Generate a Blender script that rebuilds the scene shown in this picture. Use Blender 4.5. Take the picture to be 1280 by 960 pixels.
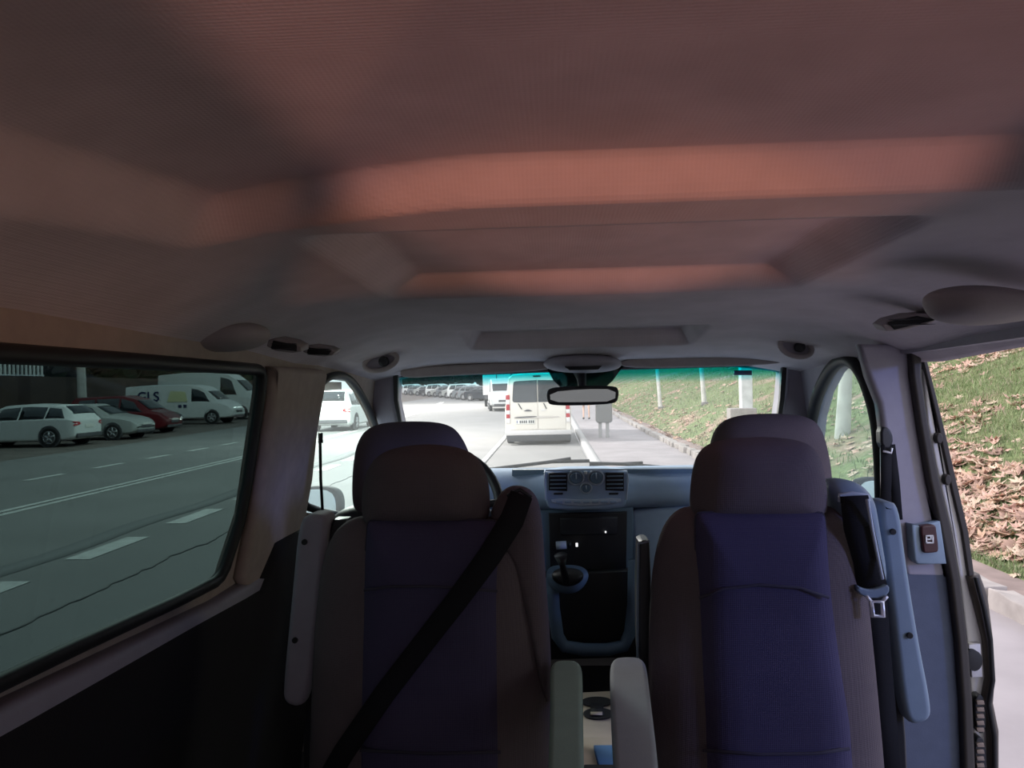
import bpy, bmesh, math, random
import numpy as np
from mathutils import Vector, Matrix, noise
random.seed(7); rng = np.random.default_rng(7)
for o in list(bpy.data.objects): bpy.data.objects.remove(o)
S = bpy.context.scene; COL = S.collection
# ------------------------------------------------------------------ camera, light, exposure
H = 1.75                       # eye height above the road
F = 960.0; PSI = .052; PITCH = .0034; ROLL = .022
fw = Vector((-math.sin(PSI)*math.cos(PITCH), math.cos(PSI)*math.cos(PITCH), math.sin(PITCH)))
r0 = Vector((math.cos(PSI), math.sin(PSI), 0)); u0 = r0.cross(fw)
rt = math.cos(ROLL)*r0 - math.sin(ROLL)*u0; up = math.sin(ROLL)*r0 + math.cos(ROLL)*u0
cam = bpy.data.cameras.new('camera'); co = bpy.data.objects.new('camera', cam); COL.objects.link(co)
cam.lens = F/1280*36; cam.sensor_width = 36; cam.clip_start = .02; cam.clip_end = 900
R = Matrix((rt, up, -fw)).transposed(); co.matrix_world = Matrix.Translation((0, 0, H)) @ R.to_4x4()
S.camera = co
W = bpy.data.worlds.new('dusk_sky'); S.world = W; W.use_nodes = True
bg = W.node_tree.nodes['Background']; bg.inputs[0].default_value = (.93, .93, 1.0, 1); bg.inputs[1].default_value = 1.55
S.view_settings.view_transform = 'Standard'; S.view_settings.look = 'None'
S.view_settings.exposure = 0.0; S.view_settings.gamma = 1; S.view_settings.use_curve_mapping = False

def lamp(name, kind, loc, power, color, target=None, **kw):
    l = bpy.data.lights.new(name, kind); l.energy = power; l.color = color
    for k, v in kw.items(): setattr(l, k, v)
    o = bpy.data.objects.new(name, l); COL.objects.link(o); o.location = loc
    if target is not None:
        o.rotation_euler = (Vector(target)-Vector(loc)).to_track_quat('-Z', 'Y').to_euler()
    return o
# low warm lamp of the street behind the open tailgate, then lamps added for brightness
lamp('warm_light_behind', 'SPOT', (.05, -4.0, .50), 300, (1, .36, .12), (.05, .9, 1.45), spot_size=math.radians(13.6), spot_blend=.12, shadow_soft_size=.03)
lamp('pink_light_behind', 'SPOT', (.12, -3.5, .70), 430, (1, .46, .36), (.12, .42, 2.0), spot_size=math.radians(10.5), spot_blend=.25, shadow_soft_size=.04)  # added spot that lifts the middle of the ceiling, no known source
lamp('side_light_behind', 'SPOT', (2.5, -4.0, .60), 250, (1, .42, .20), (-.47, .72, 1.99), spot_size=math.radians(6.2), spot_blend=.5, shadow_soft_size=.05)  # added spot aimed at the left wall of the ceiling recess
lamp('added_blue_light', 'POINT', (4.5, -1.1, 2.3), 270, (.22, .32, 1), shadow_soft_size=.25)  # added blue lamp that tints the right seat, no known sign
lamp('added_light_ahead', 'POINT', (-9.0, 26, 8.0), 11500, (1, .93, .88), shadow_soft_size=.5)  # added point lamp, brightens the road ahead
lamp('added_light_close', 'POINT', (-6.5, 13, 8.0), 3600, (1, .93, .86), shadow_soft_size=.5)  # added point lamp, brightens the rear of the van ahead
lamp('added_light_far', 'POINT', (-12, 60, 9.0), 20000, (1, .93, .88), shadow_soft_size=.5)  # added point lamp, brightens the distant road
lamp('added_light_near', 'POINT', (-5.5, 6.5, 7.0), 900, (1, .93, .88), shadow_soft_size=.4)  # added point lamp, brightens the road beside the van

def ray(px, py):
    return fw + (px-640)/F*rt + (480-py)/F*up
O = Vector((0, 0, H))
def at(px, py, Y): d = ray(px, py); return O + d*(Y/d.y)          # on the vertical plane Y metres ahead
def atz(px, py, z): d = ray(px, py); return O + d*((z-H)/d.z)
# ------------------------------------------------------------------ materials
def mat(name, col, rough=.6, metal=0., noise_amt=0., nscale=30., bump=0., bscale=200., emit=None, col2=None, spec=.5, sheen=0.):
    m = bpy.data.materials.new(name); m.use_nodes = True; nt = m.node_tree; b = nt.nodes['Principled BSDF']
    b.inputs['Base Color'].default_value = (*col, 1); b.inputs['Roughness'].default_value = rough; b.inputs['Metallic'].default_value = metal
    b.inputs['Specular IOR Level'].default_value = spec
    if sheen: b.inputs['Sheen Weight'].default_value = sheen
    tc = nt.nodes.new('ShaderNodeTexCoord')
    if noise_amt or col2:
        n = nt.nodes.new('ShaderNodeTexNoise'); n.inputs['Scale'].default_value = nscale; n.inputs['Detail'].default_value = 5
        nt.links.new(tc.outputs['Object'], n.inputs['Vector'])
        cr = nt.nodes.new('ShaderNodeValToRGB'); cr.color_ramp.elements[0].position = .35; cr.color_ramp.elements[1].position = .65
        c2 = col2 if col2 else tuple(c*(1-noise_amt) for c in col)
        cr.color_ramp.elements[0].color = (*c2, 1); cr.color_ramp.elements[1].color = (*col, 1)
        nt.links.new(n.outputs['Fac'], cr.inputs[0]); nt.links.new(cr.outputs[0], b.inputs['Base Color'])
    if bump:
        n = nt.nodes.new('ShaderNodeTexNoise'); n.inputs['Scale'].default_value = bscale; n.inputs['Detail'].default_value = 3
        nt.links.new(tc.outputs['Object'], n.inputs['Vector'])
        bn = nt.nodes.new('ShaderNodeBump'); bn.inputs['Strength'].default_value = bump; bn.inputs['Distance'].default_value = .002
        nt.links.new(n.outputs['Fac'], bn.inputs['Height']); nt.links.new(bn.outputs[0], b.inputs['Normal'])
    if emit:
        b.inputs['Emission Color'].default_value = (*emit[0], 1); b.inputs['Emission Strength'].default_value = emit[1]
    return m
def weave(name, col, scale=260., strength=.5, rough=.95):
    m = mat(name, col, rough, noise_amt=.12, nscale=9., spec=.15); nt = m.node_tree; b = nt.nodes['Principled BSDF']
    tc = nt.nodes.new('ShaderNodeTexCoord'); hs = []
    for d in ('X', 'Y', 'Z'):
        w = nt.nodes.new('ShaderNodeTexWave'); w.bands_direction = d; w.inputs['Scale'].default_value = scale/2; w.inputs['Distortion'].default_value = 1.0
        nt.links.new(tc.outputs['Object'], w.inputs['Vector']); hs.append(w)
    a = nt.nodes.new('ShaderNodeMath'); a.operation = 'ADD'
    a2 = nt.nodes.new('ShaderNodeMath'); a2.operation = 'ADD'; nt.links.new(hs[0].outputs['Fac'], a2.inputs[0]); nt.links.new(hs[1].outputs['Fac'], a2.inputs[1])
    nt.links.new(a2.outputs[0], a.inputs[0]); nt.links.new(hs[2].outputs['Fac'], a.inputs[1])
    bn = nt.nodes.new('ShaderNodeBump'); bn.inputs['Strength'].default_value = strength; bn.inputs['Distance'].default_value = .001
    nt.links.new(a.outputs[0], bn.inputs['Height']); nt.links.new(bn.outputs[0], b.inputs['Normal'])
    return m
def glass(name, col, gloss=.05, band=None, haze=0):
    m = bpy.data.materials.new(name); m.use_nodes = True; nt = m.node_tree; nt.nodes.clear()
    out = nt.nodes.new('ShaderNodeOutputMaterial'); t = nt.nodes.new('ShaderNodeBsdfTransparent'); g = nt.nodes.new('ShaderNodeBsdfGlossy')
    g.inputs['Roughness'].default_value = .02; t.inputs[0].default_value = (*col, 1)
    mx = nt.nodes.new('ShaderNodeMixShader'); mx.inputs[0].default_value = gloss
    nt.links.new(t.outputs[0], mx.inputs[1]); nt.links.new(g.outputs[0], mx.inputs[2])
    if haze:                                # thin white film that imitates haze over the view
        tr = nt.nodes.new('ShaderNodeBsdfTranslucent'); tr.inputs[0].default_value = (.9, .92, .9, 1); m2 = nt.nodes.new('ShaderNodeMixShader'); m2.inputs[0].default_value = haze
        nt.links.new(mx.outputs[0], m2.inputs[1]); nt.links.new(tr.outputs[0], m2.inputs[2]); nt.links.new(m2.outputs[0], out.inputs[0])
    else: nt.links.new(mx.outputs[0], out.inputs[0])
    if band:
        tc = nt.nodes.new('ShaderNodeTexCoord'); sp = nt.nodes.new('ShaderNodeSeparateXYZ'); nt.links.new(tc.outputs['Object'], sp.inputs[0])
        mr = nt.nodes.new('ShaderNodeMapRange'); mr.inputs['From Min'].default_value = band[0]; mr.inputs['From Max'].default_value = band[1]
        nt.links.new(sp.outputs['Z'], mr.inputs['Value'])
        cr = nt.nodes.new('ShaderNodeMixRGB'); cr.inputs[1].default_value = (*col, 1); cr.inputs[2].default_value = (*band[2], 1)
        nt.links.new(mr.outputs[0], cr.inputs[0]); nt.links.new(cr.outputs[0], t.inputs[0])
    return m
M = dict(
 headliner=weave('headliner_cloth', (.66, .60, .64), 130, .15),
 trim=mat('trim_plastic', (.42, .37, .37), .7, noise_amt=.08, bump=.15, bscale=500),
 trim_warm=mat('pillar_cloth', (.42, .34, .30), .9, noise_amt=.1, bump=.2, bscale=400),
 pillar=mat('pillar_plastic', (.36, .34, .40), .65, noise_amt=.06, bump=.1, bscale=500),
 darktrim=mat('dark_lower_trim', (.035, .034, .042), .7, noise_amt=.2, bump=.2, bscale=300),
 bluetrim=mat('dark_blue_lower_trim', (.09, .11, .17), .7, noise_amt=.1, bump=.2, bscale=300),
 black=mat('black_rubber', (.012, .012, .014), .55),
 blackp=mat('black_plastic', (.02, .021, .026), .45),
 belt=weave('seat_belt_webbing', (.018, .018, .022), 700, .4, .7),
 greyp=mat('blue_grey_plastic', (.24, .32, .42), .5, noise_amt=.05, bump=.1, bscale=600),
 dash=mat('dashboard_plastic', (.36, .47, .63), .55, noise_amt=.05, bump=.15, bscale=500),
 dashlow=mat('lower_dashboard_plastic', (.13, .20, .29), .55, noise_amt=.05, bump=.15, bscale=500),
 panel=mat('silver_grey_panel', (.55, .62, .72), .4),
 fabric=weave('seat_side_cloth', (.16, .13, .14), 200, .35),
 insert=weave('seat_centre_cloth', (.085, .075, .14), 200, .35),
 seamm=mat('seam_thread', (.05, .045, .07), .9),
 arm=mat('armrest_cloth', (.34, .37, .42), .85, noise_amt=.08, nscale=20, bump=.2, bscale=400),
 arm_green_lit=mat('armrest_cloth_green_lit', (.30, .42, .36), .85, noise_amt=.08, nscale=20, bump=.2, bscale=400),  # green light on the left armrest is put into this colour
 beige=mat('beige_tray', (.72, .60, .45), .6, noise_amt=.05),
 metal=mat('bright_metal', (.9, .9, .95), .3, metal=.6),
 chrome=mat('chrome', (.8, .8, .82), .15, metal=1),
 mirror=mat('mirror_glass', (.22, .25, .24), .03, metal=1),
 jamb=mat('cream_body_paint', (.62, .60, .60), .35),
 seal=mat('door_seal_rubber', (.045, .038, .034), .6),
 redswitch=mat('dark_red_switch', (.05, .012, .016), .4),
 white=mat('white_mark', (.85, .85, .85), .6),
 winL=glass('privacy_glass', (.225, .285, .28), .012),
 winR=glass('tailgate_glass', (.74, .70, .70), .02),
 winF=glass('door_glass', (.80, .90, .88), .03, haze=.06),
 winS=glass('windshield_glass', (.90, .93, .92), .015, band=(1.752, 1.795, (.02, .62, .66)), haze=.03),
)
# ------------------------------------------------------------------ helpers
def tag(o, label=None, cat=None, group=None, kind=None):
    if label: o['label'] = label
    if cat: o['category'] = cat
    if group: o['group'] = group
    if kind: o['kind'] = kind
    return o
def empty(name, loc, rz=0, label=None, cat=None, group=None):
    o = bpy.data.objects.new(name, None); COL.objects.link(o); o.location = loc; o.rotation_euler.z = rz; o.empty_display_size = .1
    return tag(o, label, cat, group)
def obj(name, bm, m, parent=None, smooth=True, world=True, bevel=0, subd=0):
    """link a bmesh as one mesh object; coordinates are world ones unless world=False (then parent's own)"""
    me = bpy.data.meshes.new(name); bmesh.ops.recalc_face_normals(bm, faces=bm.faces[:])
    bm.to_mesh(me); bm.free()
    for p in me.polygons: p.use_smooth = smooth
    o = bpy.data.objects.new(name, me); COL.objects.link(o)
    for k in (m if isinstance(m, (list, tuple)) else [m]): me.materials.append(k)
    if parent is not None:
        o.parent = parent
        if world:
            T = Matrix.Identity(4); p = parent
            while p is not None: T = p.matrix_basis @ T; p = p.parent
            o.matrix_basis = T.inverted()
    if smooth and not subd and me.polygons and max(len(p.vertices) for p in me.polygons) > 6:
        o.modifiers.new('w', 'WEIGHTED_NORMAL').weight = 100
    if bevel:
        b = o.modifiers.new('b', 'BEVEL'); b.width = bevel; b.segments = 3; b.limit_method = 'ANGLE'; b.angle_limit = .6
    if subd:
        b = o.modifiers.new('s', 'SUBSURF'); b.levels = subd; b.render_levels = subd
    return o
def struct(name, bm, m, **k): return tag(obj(name, bm, m, **k), kind='structure')
def box(bm, c, s, rz=0, mi=0):
    M4 = Matrix.Translation(c) @ Matrix.Rotation(rz, 4, 'Z') @ Matrix.Diagonal((*s, 1))
    r = bmesh.ops.create_cube(bm, size=1, matrix=M4)
    if mi:
        for v in r['verts']:
            for f in v.link_faces: f.material_index = mi
def B(): return bmesh.new()
def tube(bm, pts, r, closed=False, n=8, flat=1.0):
    pts = [Vector(p) for p in pts]; N = len(pts); rings = []
    rr = r if isinstance(r, (list, tuple)) else [r]*N; ref = None
    for i, p in enumerate(pts):
        a = pts[(i-1) % N] if closed or i > 0 else p; b = pts[(i+1) % N] if closed or i < N-1 else p
        t = (b-a).normalized()
        if ref is None: ref = t.orthogonal().normalized()
        ref = (ref - t*ref.dot(t)).normalized(); s = t.cross(ref)
        rings.append([bm.verts.new(p + (ref*math.cos(2*math.pi*k/n) + s*math.sin(2*math.pi*k/n)*flat)*rr[i]) for k in range(n)])
    for i in range(N if closed else N-1):
        A = rings[i]; C = rings[(i+1) % N]; off = 0
        if closed and i == N-1:
            off = min(range(n), key=lambda q: (C[q].co-A[0].co).length)
        for k in range(n): bm.faces.new((A[k], A[(k+1) % n], C[(k+1+off) % n], C[(k+off) % n]))
    if not closed:
        bm.faces.new(rings[0][::-1]); bm.faces.new(rings[-1])
def smooth_outline(pts, n=3):
    """Chaikin rounding of a closed 2-D outline"""
    for _ in range(n):
        q = []
        for i in range(len(pts)):
            a = pts[i]; b = pts[(i+1) % len(pts)]
            q.append(tuple(a[k]*.75+b[k]*.25 for k in range(len(a)))); q.append(tuple(a[k]*.25+b[k]*.75 for k in range(len(a))))
        pts = q
    return pts
def ring_solid(bm, rings, cap=True):
    R = [[bm.verts.new(p) for p in r] for r in rings]; n = len(R[0])
    for a, b in zip(R, R[1:]):
        for k in range(n): bm.faces.new((a[k], a[(k+1) % n], b[(k+1) % n], b[k]))
    if cap: bm.faces.new(R[0][::-1]); bm.faces.new(R[-1])
    return R
def slab(bm, pts3, depth, r=.008, seg=3, both=False):
    """outline (3-D, planar) thickened by vector depth, with a rounded rim on the near side (and far side)"""
    pts = [Vector(p) for p in pts3]; n = len(pts); d = Vector(depth); L = d.length; dn = d/L
    ins = []
    nrm = Vector((0, 0, 0))
    for i in range(n): nrm += pts[i].cross(pts[(i+1) % n])
    sg = 1 if nrm.dot(dn) > 0 else -1
    for i in range(n):
        t = (pts[(i+1) % n]-pts[i-1]).normalized(); ins.append(dn.cross(t)*sg)
    rings = []
    prof = [(r*(1-math.sin(a)), r*(1-math.cos(a))) for a in [math.pi/2*k/seg for k in range(seg+1)]]   # (inset, depth)
    prof = [(r*(1-math.sin(k/seg*math.pi/2)), r*(1-math.cos(k/seg*math.pi/2))) for k in range(seg+1)]
    for i_, z in prof: rings.append([p+q*i_+dn*z for p, q in zip(pts, ins)])
    if both:
        for i_, z in prof[::-1]: rings.append([p+q*i_+dn*(L-z) for p, q in zip(pts, ins)])
    else: rings.append([p+d for p in pts])
    ring_solid(bm, rings)
def cushion(bm, pts3, front, back, p=2.6, q=2.0, nr=9, centre=None):
    """pillowy solid: planar outline with bulges front/back (vectors)"""
    pts = [Vector(v) for v in pts3]; c = Vector(centre) if centre else sum(pts, Vector())/len(pts)
    fr = Vector(front); bk = Vector(back); rings = []
    ss = [math.sin(math.pi/2*k/nr) for k in range(1, nr+1)]
    def h(s): return max(0, 1-s**p)**(1/q)
    for s in ss: rings.append([c+(v-c)*s+fr*h(s) for v in pts])
    for s in ss[-2::-1]: rings.append([c+(v-c)*s+bk*h(s) for v in pts])
    Rv = ring_solid(bm, rings, cap=False); n = len(pts)
    for rg, vec in ((Rv[0], fr), (Rv[-1], bk)):
        vc = bm.verts.new(c+vec)
        for k in range(n): bm.faces.new((rg[k], rg[(k+1) % n], vc))
def hole_plate(outline, holes, mp, thick, name='tmp'):
    """2-D outline with holes -> bmesh plate; mp(u,v,d) -> world, d in 0..thick"""
    cu = bpy.data.curves.new(name, 'CURVE'); cu.dimensions = '2D'; cu.fill_mode = 'BOTH'; cu.extrude = .5
    for poly in [outline]+holes:
        s = cu.splines.new('POLY'); s.points.add(len(poly)-1); s.use_cyclic_u = True
        for i, (a, b) in enumerate(poly): s.points[i].co = (a, b, 0, 1)
    o = bpy.data.objects.new(name, cu); COL.objects.link(o); me = o.to_mesh(); bm = B(); bm.from_mesh(me); o.to_mesh_clear()
    bpy.data.objects.remove(o)
    bmesh.ops.remove_doubles(bm, verts=bm.verts[:], dist=1e-5)
    for v in bm.verts: v.co = mp(v.co.x, v.co.y, (v.co.z+.5)*thick)
    return bm
def text_bm(txt, size, mp, thick=.004):
    cu = bpy.data.curves.new('t', 'FONT'); cu.body = txt; cu.size = size; cu.extrude = thick/2; cu.align_x = 'CENTER'; cu.align_y = 'CENTER'; cu.offset = .012 if txt == 'GLS' else 0
    o = bpy.data.objects.new('t', cu); COL.objects.link(o); me = o.to_mesh(); bm = B(); bm.from_mesh(me); o.to_mesh_clear(); bpy.data.objects.remove(o)
    for v in bm.verts: v.co = mp(v.co.x, v.co.y, v.co.z)
    return bm
def copy_tree(o, parent=None):
    c = o.copy(); COL.objects.link(c); c.parent = parent
    for ch in o.children: copy_tree(ch, c)
    return c
def sst(a, b, x):
    t = min(1, max(0, (x-a)/(b-a))); return t*t*(3-2*t)
def lin(a, b, x): return min(1, max(0, (x-a)/(b-a)))
def interp(tab, x):
    if x <= tab[0][0]: return tab[0][1]
    for (a, va), (b, vb) in zip(tab, tab[1:]):
        if x <= b: return va+(vb-va)*(x-a)/(b-a)
    return tab[-1][1]

# ================================================================== VAN SHELL
TUM = .17                                                  # walls lean outward below the roof
XL = lambda z: -.655 + (TUM*(z-H) if z < H+.05 else TUM*.05)
XR = lambda z: .895 - (TUM*(z-H) if z < H+.05 else TUM*.05)
def onL(px, py, off=0):
    d = ray(px, py); a = -.655-off; t = a/(d.x-TUM*d.z); return O+d*t      # X = a + TUM*(z-H)
def onR(px, py, off=0):
    d = ray(px, py); a = .895+off; t = a/(d.x+TUM*d.z); return O+d*t
# headliner
def ceil_z(x, y):
    z = interp([(-1.2, .215), (.9, .208), (1.05, .203), (1.6, .187), (2.1, .153), (2.42, .118), (2.9, .062)], y)
    xc = .12; a = abs(x-xc)
    z -= .115*(max(0, (a-.40)/.38))**2.2 * interp([(0, 1.0), (1.9, .9), (2.8, .35)], y)
    # large recess
    y1 = .875 + .085*sst(-.05, -.42, x) - .0*x
    xl = -.455 - .34*(.96-y)*.6; xr = .86
    m = lin(y1+.006, y1-.022, y)*lin(xl, xl+.045, x)*lin(xr, xr-.05, x)*lin(-1.0, -.93, y)
    z += .050*m
    # sunroof-like recess
    m = lin(.995, 1.045, y)*lin(1.59, 1.555, y)*lin(-.335, -.265, x)*lin(.50, .43, x)
    z += .046*m
    m = lin(2.08, 2.11, y)*lin(2.42, 2.40, y)*lin(-.25, -.22, x)*lin(.43, .40, x)
    z += .05*m
    return z+H
bm = B(); xs = np.linspace(-.70, .94, 150)
ys = np.concatenate([np.linspace(-1.05, .2, 40), np.linspace(.21, 2.95, 330)])
g = [[bm.verts.new((x, y, ceil_z(x, y))) for x in xs] for y in ys]
for i in range(len(ys)-1):
    for j in range(len(xs)-1): bm.faces.new((g[i][j], g[i+1][j], g[i+1][j+1], g[i][j+1]))
o = struct('ceiling', bm, M['headliner'])
sm = o.modifiers.new('s', 'SOLIDIFY'); sm.thickness = .03; sm.offset = 1
# outer roof skin, blocks the sky
bm = B(); box(bm, (.12, .95, H+.31), (1.66, 4.0, .03)); struct('trim_1', bm, M['jamb'])
# walls
def wallL(pts, off=0): return [(p.y, p.z) for p in (onL(*q, off) for q in pts)]
def wallR(pts, off=0): return [(p.y, p.z) for p in (onR(*q, off) for q in pts)]
a = wallL([(330, 462), (304, 640), (281, 722), (0, 852), (0, 452)])
rear_w = [(-.35, a[4][1]+.01), (a[0][0]-.05, a[0][1]+.002), (a[0][0]-.008, a[0][1]-.008), (a[0][0], a[0][1]-.05), (a[1][0], a[1][1]), (a[2][0]+.012, a[2][1]+.06), (a[2][0]-.012, a[2][1]+.012), (a[2][0]-.07, a[2][1]), (a[3][0], a[3][1]), (-.35, a[3][1]+.06)]
fwinL = wallL([(372, 640), (376, 600), (383, 540), (393, 490), (405, 472), (424, 468), (437, 474), (449, 490), (462, 515), (472, 540), (480, 575), (484, 600), (480, 648)])
mpL = lambda y, z, d: Vector((XL(z)-d, y, z))
mpR = lambda y, z, d: Vector((XR(z)+d, y, z))
bm = hole_plate([(-1.0, .5), (3.25, .5), (3.25, 1.5), (2.95, H+.12), (-1.0, H+.12)], [rear_w, fwinL], mpL, .02)
struct('wall_left', bm, M['trim_warm'], smooth=False)
# right wall: header over the open side door, front door, pillar post
hd = wallR([(1140, 441), (1280, 421)])
zt = hd[0][1]
fwinR = wallR([(1012, 560), (1016, 520), (1024, 490), (1036, 466), (1048, 452), (1062, 448), (1074, 458), (1086, 482), (1097, 520), (1101, 560), (1103, 600), (1103, 640), (1010, 640)])
bm = hole_plate([(2.085, .5), (3.25, .5), (3.25, 1.5), (2.95, H+.12), (-1.0, H+.12), (-1.0, hd[1][1]+.02), (hd[1][0], hd[1][1]), (1.95, zt), (2.085, zt)], [fwinR], mpR, .05)
struct('wall_right', bm, M['pillar'], smooth=False)
bm = hole_plate([(-1.0, .5), (.85, .5), (.85, H+.08), (-1.0, H+.08)], [[(-.85, 1.36), (.70, 1.36), (.70, H), (-.85, H)]], mpR, .05); struct('wall_right', bm, M['darktrim'], smooth=False)
bm = B(); ring_solid(bm, [[mpR(y, z, d) for y, z in ((-.86, 1.35), (.71, 1.35), (.71, H+.01), (-.86, H+.01))] for d in (.02, .026)]); struct('window_6', bm, M['winL'], smooth=False)
bm = B(); box(bm, (.12, 1.1, .52), (1.95, 4.4, .06)); struct('floor', bm, M['darktrim'])
# rear end: tailgate opening between sill and roof
bm = hole_plate([(-.85, .5), (1.1, .5), (1.1, H+.30), (-.85, H+.30)], [[(-.6, 1.27), (.84, 1.27), (.80, H+.10), (-.56, H+.10)]], lambda u, v, d: Vector((u, -1.0-d, v)), .05)
struct('wall_back', bm, M['trim'], smooth=False)
bm = B(); ring_solid(bm, [[Vector((x, y, z)) for x, z in ((-.61, 1.26), (.85, 1.26), (.81, H+.11), (-.57, H+.11))] for y in (-1.02, -1.026)]); struct('window_5', bm, M['winR'], smooth=False)
# bulkhead / firewall under the windscreen
bm = B(); box(bm, (.12, 3.36, .90), (1.75, .05, .93)); struct('wall_front', bm, M['black'])
# windows
def pane(name, out, mp, m, d0=.02, d1=.026):
    bm = B(); ring_solid(bm, [[mp(a, b, d0) for a, b in out], [mp(a, b, d1) for a, b in out]]); return struct(name, bm, m, smooth=False)
pane('window_1', rear_w, mpL, M['winL'], .003, .008); pane('window_2', fwinL, mpL, M['winF']); pane('window_4', fwinR, mpR, M['winF'])
def seal(out, mp, r, m, name, d=0, flat=1, n=2):
    bm = B(); tube(bm, [mp(a, b, d) for a, b in smooth_outline(out, n)], r, closed=True, flat=flat); return struct(name, bm, m)
seal(rear_w, mpL, .013, M['black'], 'trim_2', n=1)
seal(fwinL, mpL, .012, M['black'], 'trim_3', d=-.003)
seal(fwinR, mpR, .020, M['black'], 'trim_4', d=-.003)
# lower side lining and sill of the left window
s0 = onL(285, 735); s1 = onL(0, 872)
bm = B(); ring_solid(bm, [[Vector((XL(z)+dx, y, z)) for dx, z in ((0, zz+.0), (.035, zz-.012), (.035, zz-.05), (.035, zz-.07), (0, zz-.08))] for y, zz in ((-.9, s1.z+.05), (.4, s1.z+.02), (s1.y, s1.z), (s0.y-.1, s0.z-.0), (s0.y+.25, s0.z+.0))])
struct('trim_5', bm, M['pillar'])
bm = B()
lz = lambda y: s1.z+(s0.z-s1.z)*(y-s1.y)/(s0.y-s1.y)
ring_solid(bm, [[Vector((XL(z)+dx, y, z)) for dx, z in ((.0, zz), (.028, zz-.004), (.045, zz-.03), (.05, zz-.25), (.06, .6), (0, .55))] for y, zz in ((-.9, lz(-.9)-.02), (s1.y, s1.z-.02), (1.15, lz(1.15)-.018), (1.45, lz(1.45)-.014), (1.70, lz(1.7)-.014), (1.78, lz(1.78)-.012), (1.86, s0.z+.065), (2.3, s0.z+.06))])
struct('trim_6', bm, mat('black_carpet', (.010, .009, .011), .95, bump=.3, bscale=300))
# left pillar cover, cream cloth
pc = [onL(*q) for q in [(332, 458), (396, 462), (397, 476), (386, 540), (380, 600), (372, 645), (352, 740), (330, 752), (300, 742), (291, 722), (306, 650), (318, 580), (330, 490)]]
bm = B(); slab(bm, [p+Vector((.028, 0, 0)) for p in pc], (-.03, 0, 0), r=.018, seg=4); struct('trim_7', bm, M['trim_warm'])
# windscreen frame: A pillars and header
def band(bm, L, Rr, Y0, dep, r=.01):
    pts = [at(*p, Y0) for p in L]+[at(*p, Y0) for p in Rr[::-1]]
    slab(bm, pts, (0, dep, 0), r=r)
bm = B(); band(bm, [(436, 452), (448, 470), (462, 500), (472, 532), (480, 575), (484, 660)], [(500, 447), (495, 470), (494, 500), (500, 530), (508, 575), (512, 660)], 2.82, .12, .02)
struct('trim_8', bm, M['pillar'])
bm = B(); band(bm, [(976, 440), (983, 455), (979, 500), (976, 520), (972, 570), (970, 620)], [(1062, 440), (1042, 462), (1028, 492), (1018, 520), (1014, 560), (1012, 620)], 2.82, .12, .02)
struct('trim_9', bm, M['pillar'])
bm = B(); band(bm, [(491, 466), (492, 500), (498, 530), (505, 570), (509, 600)], [(497, 466), (497, 500), (502, 530), (509, 570), (513, 600)], 2.80, .02, .002); struct('trim_10', bm, M['black'])
bm = B(); band(bm, [(978, 455), (975, 500), (971, 530), (968, 570)], [(984, 455), (981, 500), (976, 530), (972, 570)], 2.80, .02, .002); struct('trim_11', bm, M['black'])
bm = B(); slab(bm, [at(440, 452, 2.84), at(500, 443, 2.84), at(740, 433, 2.84), at(980, 425, 2.84), at(1060, 430, 2.84), at(1050, 452, 2.84), at(984, 456, 2.84), at(740, 463, 2.84), at(495, 472, 2.84), at(444, 470, 2.84)], (0, .12, 0), r=.006); struct('trim_12', bm, M['darktrim'])
# windscreen, raked
tl = at(488, 466, 2.86); tr = at(986, 452, 2.86); bl = Vector((tl.x-.05, 3.42, 1.36)); br = Vector((tr.x+.05, 3.42, 1.36))
bm = B(); nn = (br-bl).cross(tl-bl).normalized()*.006; q = [bl, br, tr, tl]
ring_solid(bm, [q, [v+nn for v in q]]); struct('window_3', bm, M['winS'], smooth=False)
# blue toll tag on the screen
k0 = [(917, 463), (939, 463), (939, 469), (917, 469)]
def on_ws(px, py):
    d = ray(px, py); n = (br-bl).cross(tl-bl); t = (bl-O).dot(n)/d.dot(n); return O+d*(t-.012)
bm = B(); slab(bm, [on_ws(*p) for p in k0], (0, -.012, 0), r=.003, both=True)
tag(obj('toll_tag', bm, mat('dark_blue_tag', (.01, .03, .09), .4)), 'small dark blue rectangular tag stuck high on the right of the windshield', 'tag')

# ---------------- open side door frame (right)
def strip(name, L, Rr, Y0, dep, m, r=.004, kind='structure', parent=None):
    bm = B(); band(bm, L, Rr, Y0, dep, r); o = obj(name, bm, m, parent)
    if parent is None: tag(o, kind=kind)
    return o
strip('trim_13', [(1076, 430), (1086, 470), (1100, 505), (1107, 560), (1108, 640), (1128, 700), (1136, 722)], [(1141, 430), (1144, 480), (1152, 540), (1163, 610), (1174, 660), (1187, 720), (1189, 724)], 2.0, .035, M['pillar'], .014)
strip('trim_14', [(1090, 715), (1105, 800), (1110, 900), (1112, 1000)], [(1190, 715), (1199, 800), (1206, 900), (1212, 1000)], 2.0, .05, M['bluetrim'], .014)
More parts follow.
